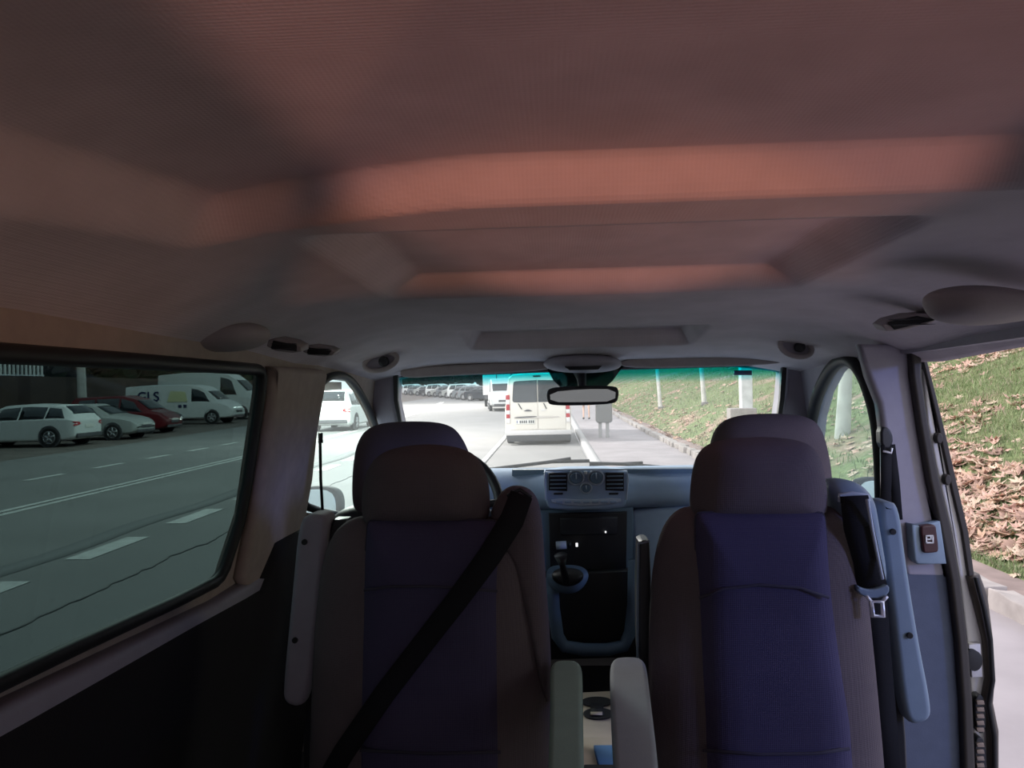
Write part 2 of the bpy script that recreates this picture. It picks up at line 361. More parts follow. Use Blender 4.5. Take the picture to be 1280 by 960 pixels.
# hook-shaped black rim where the header meets the pillar
sealL = [(1139, 436), (1141, 470), (1150, 530), (1162, 600), (1176, 662), (1189, 725), (1198, 800), (1204, 880), (1208, 1000)]
sealR = [(1153, 436), (1153, 470), (1162, 530), (1176, 600), (1191, 662), (1202, 725), (1211, 800), (1217, 880), (1222, 1000)]
strip('trim_15', sealL, sealR, 1.975, .05, M['seal'], .008)
strip('trim_16', [(1153, 446), (1160, 530), (1174, 600), (1189, 662), (1200, 725), (1209, 800), (1215, 880), (1220, 1000)], [(1155, 446), (1176, 530), (1190, 600), (1204, 662), (1222, 740), (1234, 800), (1240, 880), (1246, 1000)], 2.02, .10, M['jamb'], .006)
strip('trim_17', [(1151, 438), (1166, 500), (1176, 545), (1190, 610), (1203, 665), (1212, 725)], [(1156, 438), (1172, 500), (1183, 545), (1198, 610), (1211, 665), (1219, 725)], 2.01, .08, M['seal'], .003)
strip('trim_18', [(1212, 722), (1222, 760), (1232, 800), (1236, 850), (1230, 880), (1238, 920), (1240, 1000)], [(1226, 718), (1236, 745), (1243, 800), (1245, 850), (1243, 880), (1250, 915), (1250, 1000)], 2.0, .06, mat('worn_rubber_edge', (.12, .10, .085), .6), .008)
bm = B(); tube(bm, [at(x, y, 1.99) for x, y in [(1220, 722), (1230, 760), (1238, 800), (1241, 850), (1236, 880), (1243, 920), (1244, 1000)]], .006); struct('trim_19', bm, M['black'])
for k, yy in enumerate((895, 948)):                         # contact grilles in the jamb
    t = empty('jamb_vent', at(1225, yy, 2.0), 0, 'ribbed contact plate set low in the door frame, %s' % ('upper one of the pair' if k == 0 else 'lower one, cut by the picture edge'), 'vent')
    bm = B(); slab(bm, [at(x, y, 1.995) for x, y in smooth_outline([(1218, yy-26), (1232, yy-26), (1234, yy+22), (1220, yy+22)], 2)], (0, .03, 0), r=.003); obj('frame', bm, M['blackp'], t)
    for j in range(5):
        bm = B(); y0 = yy-19+j*8.5; slab(bm, [at(x, y, 1.99) for x, y in [(1221, y0), (1230, y0), (1231, y0+5), (1222, y0+5)]], (0, .01, 0), r=.001); obj('rib', bm, mat('brown_rib', (.25, .19, .15), .5) if j == 0 and k == 0 else bpy.data.materials['brown_rib'], t)
t = empty('door_catch', at(1217, 825, 2.0), 0, 'round black catch hole with a bright rim on the door frame', 'catch')
bm = B(); slab(bm, [at(x, y, 2.0) for x, y in [(1211, 806), (1226, 805), (1229, 846), (1215, 847)]], (0, .02, 0), r=.002); obj('plate', bm, M['jamb'], t)
bm = B(); c = at(1218, 826, 1.985); ring_solid(bm, [[c+Vector((.020*math.cos(a), 0, .026*math.sin(a))) for a in np.linspace(0, 2*math.pi, 20, endpoint=False)], [c+Vector((.020*math.cos(a), .02, .026*math.sin(a))) for a in np.linspace(0, 2*math.pi, 20, endpoint=False)]]); obj('hole', bm, M['black'], t)
for yy in (548, 600):
    bm = B(); p = at(1175+(yy-548)*.2, yy, 2.0); slab(bm, [p+Vector((.008*math.cos(a), 0, .014*math.sin(a))) for a in np.linspace(0, 2*math.pi, 14, endpoint=False)], (0, .03, 0), r=.003)
    tag(obj('door_bolt', bm, M['seal']), 'round dark fastener on the pale door frame, %s' % ('upper' if yy == 548 else 'lower'), 'bolt')
# switch plate
t = empty('switch_plate', at(1164, 705, 1.98), 0, 'blue-grey plate with a dark red switch on the right door pillar', 'switch')
bm = B(); slab(bm, [at(x, y, 1.965) for x, y in [(1140, 656), (1152, 658), (1176, 652), (1184, 705), (1148, 706), (1143, 700)]], (0, .05, 0), r=.006); obj('plate', bm, M['greyp'], t)
bm = B(); slab(bm, [at(x, y, 1.955) for x, y in smooth_outline([(1151, 662), (1152, 658), (1156, 657), (1166, 656), (1170, 657), (1171, 661), (1174, 685), (1173, 690), (1170, 691), (1159, 692), (1155, 691), (1154, 687)], 1)], (0, .02, 0), r=.005); sw = obj('switch', bm, M['redswitch'], t)
bm = B(); p = at(1162, 674, 1.952)
for dx, dz, w, h in ((-.008, 0, .003, .018), (.008, 0, .003, .018), (0, -.0085, .018, .003), (0, .0085, .018, .003), (0, 0, .010, .003), (.003, .003, .003, .010)): box(bm, p+Vector((dx, 0, dz)), (w, .003, h))
obj('icon', bm, M['white'], sw, smooth=False)

# ---------------- ceiling fittings
def oncl(px, py, dz=0):
    d = ray(px, py); t = .4
    for _ in range(600):
        p = O+d*t
        if p.z >= ceil_z(p.x, p.y)-dz: break
        t += .006
    return p
def dome(px0, px1, py0, py1, label, flip):
    c0 = oncl(px0 if not flip else px1, (py0+py1)/2+4); c1 = oncl(px1 if not flip else px0, (py0+py1)/2)
    return c0, c1
def overhead(label, side, pts, vents, ypl):
    c = at(sum(p[0] for p in pts)/len(pts), sum(p[1] for p in pts)/len(pts), ypl)
    t = empty('ceiling_speaker_pod', c, 0, label, 'speaker pod')
    out = smooth_outline([tuple(at(x, y, ypl)) for x, y in pts], 2)
    bm = B(); cushion(bm, out, (0, -.07, 0), (0, .06, 0), p=3, q=2); obj('housing', bm, M['trim'], t)
    for k, v in enumerate(vents):
        bm = B(); o2 = [at(x, y, v[4]) for x, y in smooth_outline(v[:4], 1)]; slab(bm, o2, (0, .05, .008), r=.004); fr = obj('air_vent', bm, M['trim'], t)
        x0 = min(q[0] for q in v[:4]); x1 = max(q[0] for q in v[:4])
        cx = sum(q[0] for q in v[:4])/4; cy = sum(q[1] for q in v[:4])/4
        bm = B(); slab(bm, [at(cx+(x-cx)*.72, cy+(y-cy)*.62, v[4]-.004) for x, y in v[:4]], (0, .03, 0), r=.001); obj('grille', bm, M['black'], fr)
        for s in (-.15, .15):
            bm = B(); h = [at(cx+(x-cx)*.7, cy+s*22+(y-cy)*.10, v[4]-.008) for x, y in v[:4]]; slab(bm, h, (0, .008, 0), r=.0005); obj('vane', bm, M['blackp'], fr)
    return t
overhead('rounded speaker pod with air vents on the ceiling over the left window', -1, [(203, 430), (232, 412), (262, 402), (300, 401), (328, 406), (338, 416), (330, 430), (300, 440), (240, 440)],
         [[(336, 421), (376, 430), (376, 443), (332, 437), 1.50], [(380, 431), (420, 437), (414, 447), (378, 443), 1.68]], 1.45)
overhead('rounded speaker pod with air vent on the ceiling over the open right door', 1, [(1156, 372), (1168, 362), (1200, 357), (1245, 360), (1300, 372), (1300, 398), (1230, 408), (1185, 404), (1164, 394)],
         [[(1100, 403), (1150, 390), (1184, 398), (1112, 418), 1.62]], 1.30)
for k, (c, rx, rz, lab) in enumerate((((476, 452), .050, .026, 'oval ceiling hook bezel above the left front window corner'), ((995, 434), .046, .028, 'oval ceiling hook bezel above the right front window corner'))):
    p = at(c[0], c[1], 2.32); t = empty('ceiling_hook', p, 0, lab, 'hook')
    sgn = -1 if k == 0 else 1
    bm = B(); tube(bm, [p+Vector((rx*math.cos(a), .0, rz*math.sin(a)-.10*sgn*rx*math.cos(a)*2)) for a in np.linspace(0, 2*math.pi, 28, endpoint=False)], .008, closed=True, n=8); obj('bezel', bm, M['trim'], t)
    bm = B(); cushion(bm, [p+Vector((rx*.95*math.cos(a), .012, rz*.95*math.sin(a)-.10*sgn*rx*math.cos(a)*2)) for a in np.linspace(0, 2*math.pi, 28, endpoint=False)], (0, -.004, 0), (0, .07, 0)); obj('cup', bm, M['pillar'], t)
    bm = B(); cushion(bm, [p+Vector((.010+.016*math.cos(a), -.006, .016*math.sin(a))) for a in np.linspace(0, 2*math.pi, 16, endpoint=False)], (0, -.008, 0), (0, .03, 0)); obj('hook', bm, M['blackp'], t)
# sun visors
for lab, pts in (('grey sun visor folded up at the left of the windshield', [(500, 464), (520, 461), (640, 455), (680, 453), (690, 461), (680, 466), (560, 472), (500, 476)]),
                 ('grey sun visor folded up at the right of the windshield', [(778, 452), (800, 449), (900, 446), (976, 444), (982, 451), (976, 458), (880, 461), (775, 463)])):
    bm = B(); slab(bm, smooth_outline([tuple(at(x, y-2, 2.70)) for x, y in pts], 2), (0, .12, .02), r=.008, both=True)
    tag(obj('sun_visor', bm, M['trim']), lab, 'sun visor')
# overhead console + mirror
t = empty('overhead_console', at(728, 450, 2.6), 0, 'rounded grey overhead console above the rear-view mirror', 'console')
bm = B(); cushion(bm, smooth_outline([tuple(at(x, y, 2.62)) for x, y in [(676, 455), (690, 446), (728, 443), (768, 446), (780, 455), (768, 464), (728, 467), (690, 464)]], 2), (0, -.09, .01), (0, .12, 0)); obj('housing', bm, M['pillar'], t)
bm = B(); slab(bm, [tuple(at(x, y, 2.54)) for x, y in [(706, 458), (752, 457), (748, 462), (712, 463)]], (0, .03, 0), r=.003); obj('reading_lamp', bm, M['blackp'], t)
t = empty('rear_view_mirror', at(728, 494, 2.55), 0, 'black rear-view mirror hanging from the windshield centre', 'mirror')
bm = B(); slab(bm, [at(x, y, 2.56) for x, y in smooth_outline([(683, 489), (690, 484), (728, 482), (768, 482), (774, 487), (773, 500), (767, 505), (728, 507), (690, 507), (684, 503)], 2)], (0, .045, 0), r=.008, seg=4, both=True); obj('housing', bm, M['blackp'], t)
bm = B(); slab(bm, [at(x, y, 2.553) for x, y in smooth_outline([(687, 490), (728, 486), (770, 486), (769, 502), (728, 503), (688, 503)], 1)], (0, .01, 0), r=.001); mo = obj('mirror_glass', bm, M['mirror'], t)
bm = B(); tube(bm, [at(728, 486, 2.6), at(727, 474, 2.64), at(724, 462, 2.72)], [.012, .016, .026]); obj('stem', bm, M['blackp'], t)
bm = B(); slab(bm, [tuple(at(x, y, 2.80)) for x, y in [(682, 458), (780, 456), (766, 476), (757, 484), (702, 485), (692, 476)]], (0, .03, -.0), r=.004); tag(obj('sensor_cover', bm, glass('smoked_band', (.10, .16, .17), .02)), 'smoked trapezoid sensor cover on the windshield behind the mirror', 'cover')

# ================================================================== DASHBOARD
def dashp(x):            # cross-section (y,z) at x
    return [(3.36, 1.40), (3.0, 1.432), (2.86, 1.44), (2.80, 1.43), (2.755, 1.39), (2.74, 1.345), (2.76, 1.315), (2.80, 1.30), (2.90, 1.29), (2.95, .9), (3.34, .9)]
D = empty('dashboard', (.1, 2.9, .9), 0, 'blue-grey van dashboard under the windshield', 'dashboard')
x0, x1 = -.70, .92
bm = B(); ring_solid(bm, [[Vector((x, y - .03*math.exp(-((x-.10)/.16)**4), z)) for y, z in dashp(x)] for x in np.linspace(x0, x1, 40)])
obj('upper_shell', bm, M['dash'], D, bevel=0, subd=1)
bm = B(); slab(bm, [at(x, y, 2.80) for x, y in [(640, 587), (868, 586), (868, 600), (800, 600), (640, 598)]], (0, .06, 0), r=.004); obj('top_strip', bm, M['dashlow'], D)
# centre panel with vents and dials
PY0 = 2.69
bm = B(); slab(bm, [at(x, y, PY0) for x, y in smooth_outline([(680, 587), (784, 586), (786, 600), (784, 628), (778, 637), (690, 639), (682, 630), (680, 600)], 1)], (0, .1, 0), r=.012); cp = obj('centre_panel', bm, M['dash'], D)
bm = B(); tube(bm, [at(x, y, PY0-.003) for x, y in [(682, 625), (681, 600), (682, 588), (732, 587), (784, 587), (785, 600), (783, 625)]], .003); obj('bright_edge', bm, M['panel'], cp)
for x in (686, 757):
    bm = B(); slab(bm, [at(*q, PY0-.006) for q in [(x, 591), (x+23, 591), (x+23, 614), (x, 613)]], (0, .02, 0), r=.003); v = obj('air_vent', bm, M['black'], cp)
    for j in range(4):
        bm = B(); box(bm, at(x+11.5, 595+j*5, PY0-.008), (.056, .012, .003)); obj('vane', bm, M['greyp'], v)
for x, y, rr in ((720, 597, .026), (745, 597, .026), (732.5, 610, .018)):
    c = at(x, y, PY0-.002); ang = np.linspace(0, 2*math.pi, 26, endpoint=False)
    bm = B(); tube(bm, [c+Vector((rr*math.cos(a), 0, rr*.95*math.sin(a))) for a in ang], .004, closed=True); kb = obj('dial', bm, M['panel'], cp)
    bm = B(); slab(bm, [c+Vector((rr*.8*math.cos(a), -.02, rr*.76*math.sin(a))) for a in ang], (0, .03, 0), r=.004); obj('knob', bm, M['dashlow'], kb)
    bm = B(); box(bm, c+Vector((0, -.024, rr*.3)), (.004, .006, rr*.8)); obj('pointer', bm, M['panel'], kb)
bm = B(); box(bm, at(732, 591, PY0-.006), (.012, .01, .010)); obj('hazard_button', bm, M['white'], cp)
bm = B(); slab(bm, [at(x, y, PY0-.008) for x, y in smooth_outline([(689, 623), (733, 625), (776, 622), (777, 629), (733, 633), (690, 630)], 1)], (0, .02, 0), r=.003); bb = obj('button_bar', bm, M['panel'], cp)
for j in range(7):
    bm = B(); box(bm, at(699+j*11.3, 627.5, PY0-.010), (.022, .006, .008)); obj('button', bm, M['dash'], bb, bevel=.001)
for x in (698, 767):
    bm = B(); box(bm, at(x, 617, PY0-.004), (.032, .01, .006)); obj('vent_slider', bm, M['blackp'], cp, bevel=.001)
# lower centre stack
bm = B(); slab(bm, [at(x, y, 2.76) for x, y in [(676, 638), (792, 634), (792, 720), (676, 724)]], (0, .5, 0), r=.01); obj('stack_surround', bm, M['dashlow'], D)
bm = B(); slab(bm, [at(x, y, 2.745) for x, y in [(686, 642), (784, 640), (783, 712), (688, 714)]], (0, .05, 0), r=.006); rs = obj('radio_bay', bm, M['black'], D)
bm = B(); slab(bm, [at(x, y, 2.735) for x, y in [(700, 648), (772, 646), (771, 668), (701, 669)]], (0, .03, 0), r=.004); obj('radio', bm, M['blackp'], rs)
bm = B(); tube(bm, [at(695, 682, 2.70), at(708, 681, 2.70)], .014, n=12); obj('key_fob', bm, M['panel'], rs)
bm = B(); tube(bm, [at(709, 681, 2.70), at(714, 681, 2.70)], .011, n=12); obj('lighter_socket', bm, M['blackp'], rs)
bm = B(); box(bm, at(721, 681, 2.70), (.008, .008, .012)); obj('indicator_lamp', bm, mat('bright_indicator', (1, 1, 1), .5, emit=((1, 1, 1), 1.0)), rs)
bm = B(); box(bm, at(757, 665, 2.73), (.005, .006, .006)); obj('indicator_lamp', bm, bpy.data.materials['bright_indicator'], rs)
# glovebox side
bm = B(); slab(bm, [at(x, y, 2.78) for x, y in [(790, 638), (878, 632), (878, 760), (800, 730), (792, 712)]], (0, .3, 0), r=.02); gb = obj('glovebox_panel', bm, M['dash'], D)
bm = B(); slab(bm, [at(x, y, 2.80) for x, y in [(520, 640), (686, 638), (686, 770), (520, 780)]], (0, .3, 0), r=.02); obj('knee_panel', bm, M['dashlow'], D)
# gear lever pod
bm = B(); cushion(bm, smooth_outline([tuple(at(x, y, 2.62)) for x, y in [(682, 716), (690, 712), (733, 712), (737, 722), (726, 738), (710, 742), (692, 738), (684, 728)]], 2), (0, -.05, 0), (0, .15, 0)); gp = obj('gear_lever_pod', bm, M['dashlow'], D)
bm = B(); cushion(bm, smooth_outline([tuple(at(x, y, 2.57)) for x, y in [(688, 714), (730, 714), (729, 726), (712, 734), (692, 728)]], 2), (0, -.03, 0), (0, .1, 0)); obj('gear_gaiter', bm, M['black'], gp)
bm = B(); tube(bm, [at(708, 728, 2.55), at(703, 706, 2.50), at(701, 694, 2.49)], [.014, .010, .022], n=10); obj('gear_knob', bm, M['blackp'], gp)
# U-shaped lower frame
bm = B(); pts = [at(x, y, 2.66) for x, y in [(690, 722), (692, 760), (697, 795), (706, 808), (730, 812), (760, 812), (780, 807), (788, 790), (792, 755), (793, 700)]]; tube(bm, pts, .022, n=10); obj('lower_frame', bm, M['dashlow'], D)
bm = B(); slab(bm, [at(x, y, 2.72) for x, y in [(676, 718), (800, 712), (800, 822), (676, 826)]], (0, .3, 0), r=.01); obj('storage_well', bm, M['black'], D)
# front tray with cup holders
t = empty('centre_console', atz(745, 960, .75), 0, 'beige centre console with two black cup holders between the front seats', 'console')
zt2 = .86
def tz(px, py, z=zt2): return atz(px, py, z)
bm = B(); slab(bm, [tz(x, y) for x, y in [(712, 866), (776, 863), (784, 958), (716, 962)]][::-1], (0, 0, -.25), r=.006); obj('tray', bm, M['beige'], t)
for y0, ry in ((878, 6), (893, 7)):
    bm = B(); c = [tz(746+19*math.cos(a)+(2 if y0 > 880 else 0), y0+ry*math.sin(a), zt2+.002) for a in np.linspace(0, 2*math.pi, 30, endpoint=False)]; ring_solid(bm, [c, [p+Vector((0, 0, .003)) for p in c]]); cu_ = obj('cup_holder', bm, M['black'], t)
bm = B(); c = [tz(*q, zt2+.004) for q in [(738, 880), (754, 880), (755, 894), (738, 894)]]; ring_solid(bm, [c, [p+Vector((0, 0, .003)) for p in c]]); obj('cup_divider', bm, M['black'], t)
bm = B(); c = [tz(*q, zt2+.008) for q in [(738, 891), (753, 891), (753, 894), (738, 894)]]; ring_solid(bm, [c, [p+Vector((0, 0, .003)) for p in c]]); obj('cup_clip', bm, M['beige'], t)
bm = B(); slab(bm, [tz(x, y, zt2+.012) for x, y in [(716, 921), (766, 921), (771, 930), (772, 958), (716, 958)]][::-1], (0, 0, -.02), r=.005); obj('lid', bm, M['beige'], t)
bm = B(); slab(bm, [tz(x, y, zt2+.022) for x, y in [(742, 931), (770, 931), (772, 956), (748, 956)]][::-1], (0, 0, -.012), r=.004); obj('blue_mat', bm, mat('blue_pad', (.10, .26, .55), .7), t)
bm = B(); slab(bm, [tz(x, y, zt2+.03) for x, y in [(730, 955), (776, 955), (782, 975), (730, 975)]][::-1], (0, 0, -.03), r=.004); obj('bin_edge', bm, M['black'], t)
# steering wheel
wc = Vector((-.385, 2.52, 1.35)); t = empty('steering_wheel', wc, 0, 'black steering wheel partly hidden behind the driver seat', 'steering wheel')
ax = Vector((0, -.9, .45)).normalized(); ux = Vector((1, 0, 0)); vx = ax.cross(ux)
bm = B(); tube(bm, [wc+ux*.205*math.cos(a)+vx*.205*math.sin(a) for a in np.linspace(0, 2*math.pi, 48, endpoint=False)], .017, closed=True, n=10); obj('rim', bm, M['blackp'], t)
bm = B(); cushion(bm, [wc+ux*.075*math.cos(a)+vx*.065*math.sin(a) for a in np.linspace(0, 2*math.pi, 24, endpoint=False)], ax*.03, -ax*.12); obj('hub', bm, M['blackp'], t)
for a in (.1, math.pi-.1, -math.pi/2):
    bm = B(); tube(bm, [wc+(ux*math.cos(a)+vx*math.sin(a))*.05, wc+(ux*math.cos(a)+vx*math.sin(a))*.2], .013); obj('spoke', bm, M['blackp'], t)
# wipers
for nm, pts, lab in (('w', [(598, 593), (640, 588), (690, 582), (738, 581)], 'black wiper lying along the lower windshield, left one'), ('w', [(738, 584), (780, 585), (832, 589)], 'black wiper lying along the lower windshield, right one')):
    P = [on_ws(x, y)+Vector((0, .07, .01)) for x, y in pts]
    t = empty('wiper', P[0], 0, lab, 'wiper')
    bm = B(); tube(bm, P, .008); obj('blade', bm, M['blackp'], t)
    bm = B(); tube(bm, [P[0]+Vector((0, .02, -.01)), (P[-2]+P[-1])/2+Vector((0, .0, .014))], .006); obj('arm', bm, M['blackp'], t)

# ================================================================== SEATS
def plane_out(pts, Y, n=2): return [Vector(p) for p in smooth_outline([tuple(at(x, y, Y)) for x, y in pts], n)]
def seat_belt(parent, pts, w, Y, name='seat_belt'):
    bm = B(); P = []
    c = [at(x, y, yy) for x, y, yy in pts]
    L = []
    for i, p in enumerate(c):
        d = (c[min(i+1, len(c)-1)]-c[max(i-1, 0)]); s = Vector((d.z, 0, -d.x)).normalized(); L.append([p+s*w[i]/2, p-s*w[i]/2, p-s*w[i]/2+Vector((0, .003, 0)), p+s*w[i]/2+Vector((0, .003, 0))])
    ring_solid(bm, L); return obj(name, bm, M['belt'], parent)
YN, YF = 1.40, 1.98
def near_seat(label, back, insert, head, seam, seam2, armpts, armz, foldpts, foldm, colpts, side):
    c = at(sum(p[0] for p in head)/len(head), 960, YN)
    t = empty('captain_chair', (c.x, YN, .55), 0, label, 'seat', 'rear-facing passenger seats')
    bm = B(); cushion(bm, plane_out(back, YN), (0, -.085, 0), (0, .08, 0), p=3.2, q=2, nr=12); bk = obj('backrest', bm, M['fabric'], t)
    # centre insert sits on the bulge of the backrest
    po = plane_out(insert, YN-.060, 1); bm = B(); cushion(bm, po, (0, -.042, 0), (0, .03, 0), p=5, q=1.6, nr=10); ins = obj('centre_insert', bm, M['insert'], t)
    cc = sum(po, Vector())/len(po)
    for s in (seam, seam2):
        bm = B(); tube(bm, [at(x, y, YN-.1035) for x, y in s], .0028, n=6); obj('seam', bm, M['seamm'], ins)
    bm = B(); tube(bm, po[:], .0022, closed=True, n=6); obj('piping', bm, M['seamm'], ins)
    bm = B(); cushion(bm, plane_out(head, YN-.01, 3), (0, -.07, 0), (0, .07, 0), p=3.0, q=2, nr=12); obj('headrest', bm, M['fabric'], t)
    # rounded seat base facing the rear
    bm = B(); slab(bm, [(c.x-.24, YN-.02, 1.0), (c.x+.24, YN-.02, 1.0), (c.x+.23, YN-.44, 1.02), (c.x-.23, YN-.44, 1.02)], (0, 0, -.16), r=.05, seg=4, both=True); obj('seat_cushion', bm, M['fabric'], t)
    bm = B(); box(bm, (c.x, YN-.2, .70), (.40, .36, .28)); obj('seat_base', bm, M['blackp'], t, bevel=.02)
    # armrest that is folded down towards the camera
    q = [Vector(atz(x, y, armz)) for x, y in armpts]
    bm = B(); slab(bm, smooth_outline([tuple(v) for v in q], 2)[::-1], (0, 0, -.055), r=.008, seg=4, both=True); ar = obj('armrest', bm, M['arm_green_lit'] if side < 0 else M['arm'], t); ar['label'] = 'armrest folded down'
    # outer armrest folded up
    bm = B(); slab(bm, plane_out(foldpts, YN+.03, 2), (0, .07, 0), r=.012, seg=4, both=True); fa = obj('armrest', bm, foldm, t); fa['label'] = 'outer armrest folded up'
    return t, bk, fa
# right seat
tR, bkR, faR = near_seat('rear-facing blue and brown cloth seat on the right, its belt hanging beside it',
 [(806, 1150), (808, 1000), (810, 860), (812, 740), (822, 672), (840, 640), (866, 630), (950, 636), (1030, 630), (1060, 640), (1074, 672), (1082, 740), (1096, 880), (1106, 1000), (1112, 1150)],
 [(869, 652), (870, 642), (880, 640), (950, 640), (1020, 640), (1029, 642), (1031, 652), (1036, 720), (1050, 830), (1066, 930), (1072, 1140), (876, 1140), (876, 930), (870, 800)],
 [(862, 642), (864, 596), (872, 566), (892, 551), (950, 545), (1004, 550), (1022, 566), (1030, 598), (1033, 638), (1020, 650), (950, 652), (872, 650)],
 [(874, 748), (905, 736), (950, 731), (1000, 735), (1036, 747)], [(878, 938), (950, 943), (1020, 942), (1062, 936)],
 [(762, 836), (764, 824), (773, 820), (796, 820), (806, 824), (809, 836), (813, 870), (824, 960), (832, 1100), (776, 1100), (768, 960), (763, 870)], 1.275,
 [(1098, 630), (1112, 627), (1126, 632), (1134, 700), (1150, 800), (1167, 885), (1164, 903), (1140, 909), (1129, 890), (1118, 790), (1106, 690)], M['greyp'], None, 1)
tL, bkL, faL = near_seat('rear-facing dark brown cloth seat on the left with a belt across its back',
 [(384, 1150), (387, 1000), (391, 860), (398, 740), (410, 676), (432, 650), (462, 642), (540, 650), (625, 644), (655, 650), (672, 680), (682, 760), (690, 880), (692, 1000), (694, 1150)],
 [(459, 666), (460, 652), (470, 650), (540, 650), (612, 650), (621, 652), (622, 666), (625, 760), (628, 930), (630, 1140), (448, 1140), (448, 930), (452, 760)],
 [(453, 650), (454, 606), (464, 576), (488, 560), (534, 554), (580, 560), (602, 576), (612, 606), (613, 646), (600, 656), (534, 658), (466, 656)],
 [(455, 738), (490, 733), (540, 733), (622, 739)], [(450, 938), (540, 942), (626, 940)],
 [(687, 838), (689, 828), (697, 824), (718, 824), (726, 828), (728, 838), (728, 870), (730, 960), (732, 1100), (682, 1100), (685, 960), (688, 870)], 1.27,
 [(372, 652), (386, 643), (408, 645), (408, 664), (396, 790), (384, 878), (370, 886), (354, 880), (352, 862), (364, 740)], M['pillar'], None, -1)
for par, pts in ((faR, [(1117, 665), (1138, 795)]), (faL, [(380, 678), (368, 801)])):
    for x, y in pts:
        bm = B(); c = at(x, y, YN+.025); slab(bm, [c+Vector((.0055*math.cos(a), 0, .0055*math.sin(a))) for a in np.linspace(0, 2*math.pi, 12, endpoint=False)], (0, .012, 0), r=.001); obj('screw_hole', bm, M['black'], par)
# bracket beside right seat
bm = B(); slab(bm, plane_out([(797, 680), (806, 675), (814, 678), (814, 860), (799, 856)], YN+.04, 1), (0, .06, 0), r=.005); obj('bracket_gap_plate', bm, M['blackp'], tR)
bm = B(); tube(bm, [at(x, y, YN+.036) for x, y in [(797, 850), (797, 760), (798, 680), (812, 676)]], .0025, n=6); obj('bracket_edge', bm, M['greyp'], tR)
bm = B(); slab(bm, plane_out([(1070, 700), (1100, 690), (1118, 780), (1132, 900), (1136, 990), (1100, 990), (1090, 860)], YN+.06, 1), (0, .04, 0), r=.005); obj('bracket_gap_plate', bm, M['blackp'], tR)  # plain black plate filling the area behind the belt
bm = B(); slab(bm, plane_out([(408, 650), (440, 650), (398, 960), (372, 960), (398, 790)], YN+.06, 1), (0, .04, 0), r=.005); obj('bracket_gap_plate', bm, M['blackp'], tL)  # black plate standing in for the shaded gap beside the seat
# belt columns
bm = B(); cushion(bm, plane_out([(1028, 604), (1046, 597), (1070, 602), (1086, 616), (1092, 650), (1106, 735), (1090, 740), (1062, 700), (1040, 650)], YN+.01, 2), (0, -.05, 0), (0, .10, 0), p=4); bcR = obj('belt_guide', bm, M['greyp'], tR)
bm = B(); tube(bm, [at(x, y, YN-.045) for x, y in [(1050, 627), (1050, 619), (1066, 617), (1084, 620), (1086, 627)]], .004); obj('belt_slot', bm, M['panel'], bcR)
bm = B(); cushion(bm, plane_out([(610, 650), (620, 622), (634, 608), (652, 607), (668, 616), (677, 640), (682, 720), (690, 830), (686, 900), (664, 800), (640, 700)], YN-.0, 2), (0, -.06, 0), (0, .10, 0), p=4); bcL = obj('belt_guide', bm, M['fabric'], tL)
seat_belt(tR, [(1068, 620, YN-.053), (1074, 660, YN-.066), (1084, 700, YN-.066), (1091, 736, YN-.055)], [.047, .050, .046, .050], YN)
seat_belt(tR, [(1094, 742, YN-.03), (1098, 800, YN-.01), (1106, 900, YN+.0), (1112, 1000, YN+.0)], [.040, .040, .042, .045], YN)
bm = B(); tube(bm, [at(x, y, YN-.07) for x, y in [(1084, 624), (1090, 660), (1098, 700), (1103, 724)]], .003, n=6); obj('belt_edge', bm, M['panel'], tR)
bm = B(); slab(bm, plane_out([(1071, 731), (1078, 736), (1092, 738), (1106, 733), (1112, 732), (1112, 742), (1102, 748), (1084, 748), (1072, 741)], YN-.075, 1), (0, .012, 0), r=.003); bt = obj('buckle_tongue', bm, M['greyp'], tR)
bm = B(); tube(bm, [at(x, y, YN-.078) for x, y in [(1089, 752), (1103, 752), (1104, 770), (1091, 770)]], .0042, closed=True, n=6)
tube(bm, [at(1083, 745, YN-.078), at(1089, 752, YN-.078)], .003, n=6); tube(bm, [at(1109, 745, YN-.078), at(1103, 752, YN-.078)], .003, n=6); obj('tongue_plate', bm, mat('bright_tongue', (.95, .95, 1), .25, metal=.3), bt)
seat_belt(tL, [(652, 618, YN-.063), (640, 650, YN-.085), (612, 695, YN-.108), (570, 752, YN-.110), (530, 803, YN-.112), (480, 868, YN-.114), (430, 940, YN-.105), (395, 1000, YN-.08)], [.040, .042, .040, .038, .037, .037, .037, .037], YN)
bm = B(); tube(bm, [at(x, y, YN-.056) for x, y in [(634, 620), (650, 612), (664, 622)]], .004); obj('belt_slot', bm, M['blackp'], bcL)
# front seats seen from behind
def front_seat(label, head, back, extra):
    c = at(sum(p[0] for p in head)/len(head), 700, YF)
    t = empty('captain_chair', (c.x, YF, .55), 0, label, 'seat', 'front seats')
    bm = B(); cushion(bm, plane_out(head, YF, 3), (0, -.07, 0), (0, .08, 0), p=3.2, q=2, nr=12); obj('headrest', bm, M['fabric'], t)
    bm = B(); cushion(bm, plane_out(back, YF, 2), (0, -.07, 0), (0, .08, 0), p=4, q=2, nr=12); obj('backrest', bm, extra, t)
    for s in (-.06, .06):
        bm = B(); tube(bm, [Vector((c.x+s, YF, 1.36)), Vector((c.x+s, YF, 1.46))], .007); obj('headrest_post', bm, M['chrome'], t)
    bm = B(); slab(bm, [(c.x-.25, YF+.05, 1.02), (c.x+.25, YF+.05, 1.02), (c.x+.24, YF+.50, 1.04), (c.x-.24, YF+.50, 1.04)], (0, 0, -.16), r=.04, both=True); obj('seat_cushion', bm, M['fabric'], t)
    bm = B(); box(bm, (c.x, YF+.25, .70), (.4, .4, .28)); obj('seat_base', bm, M['blackp'], t, bevel=.02)
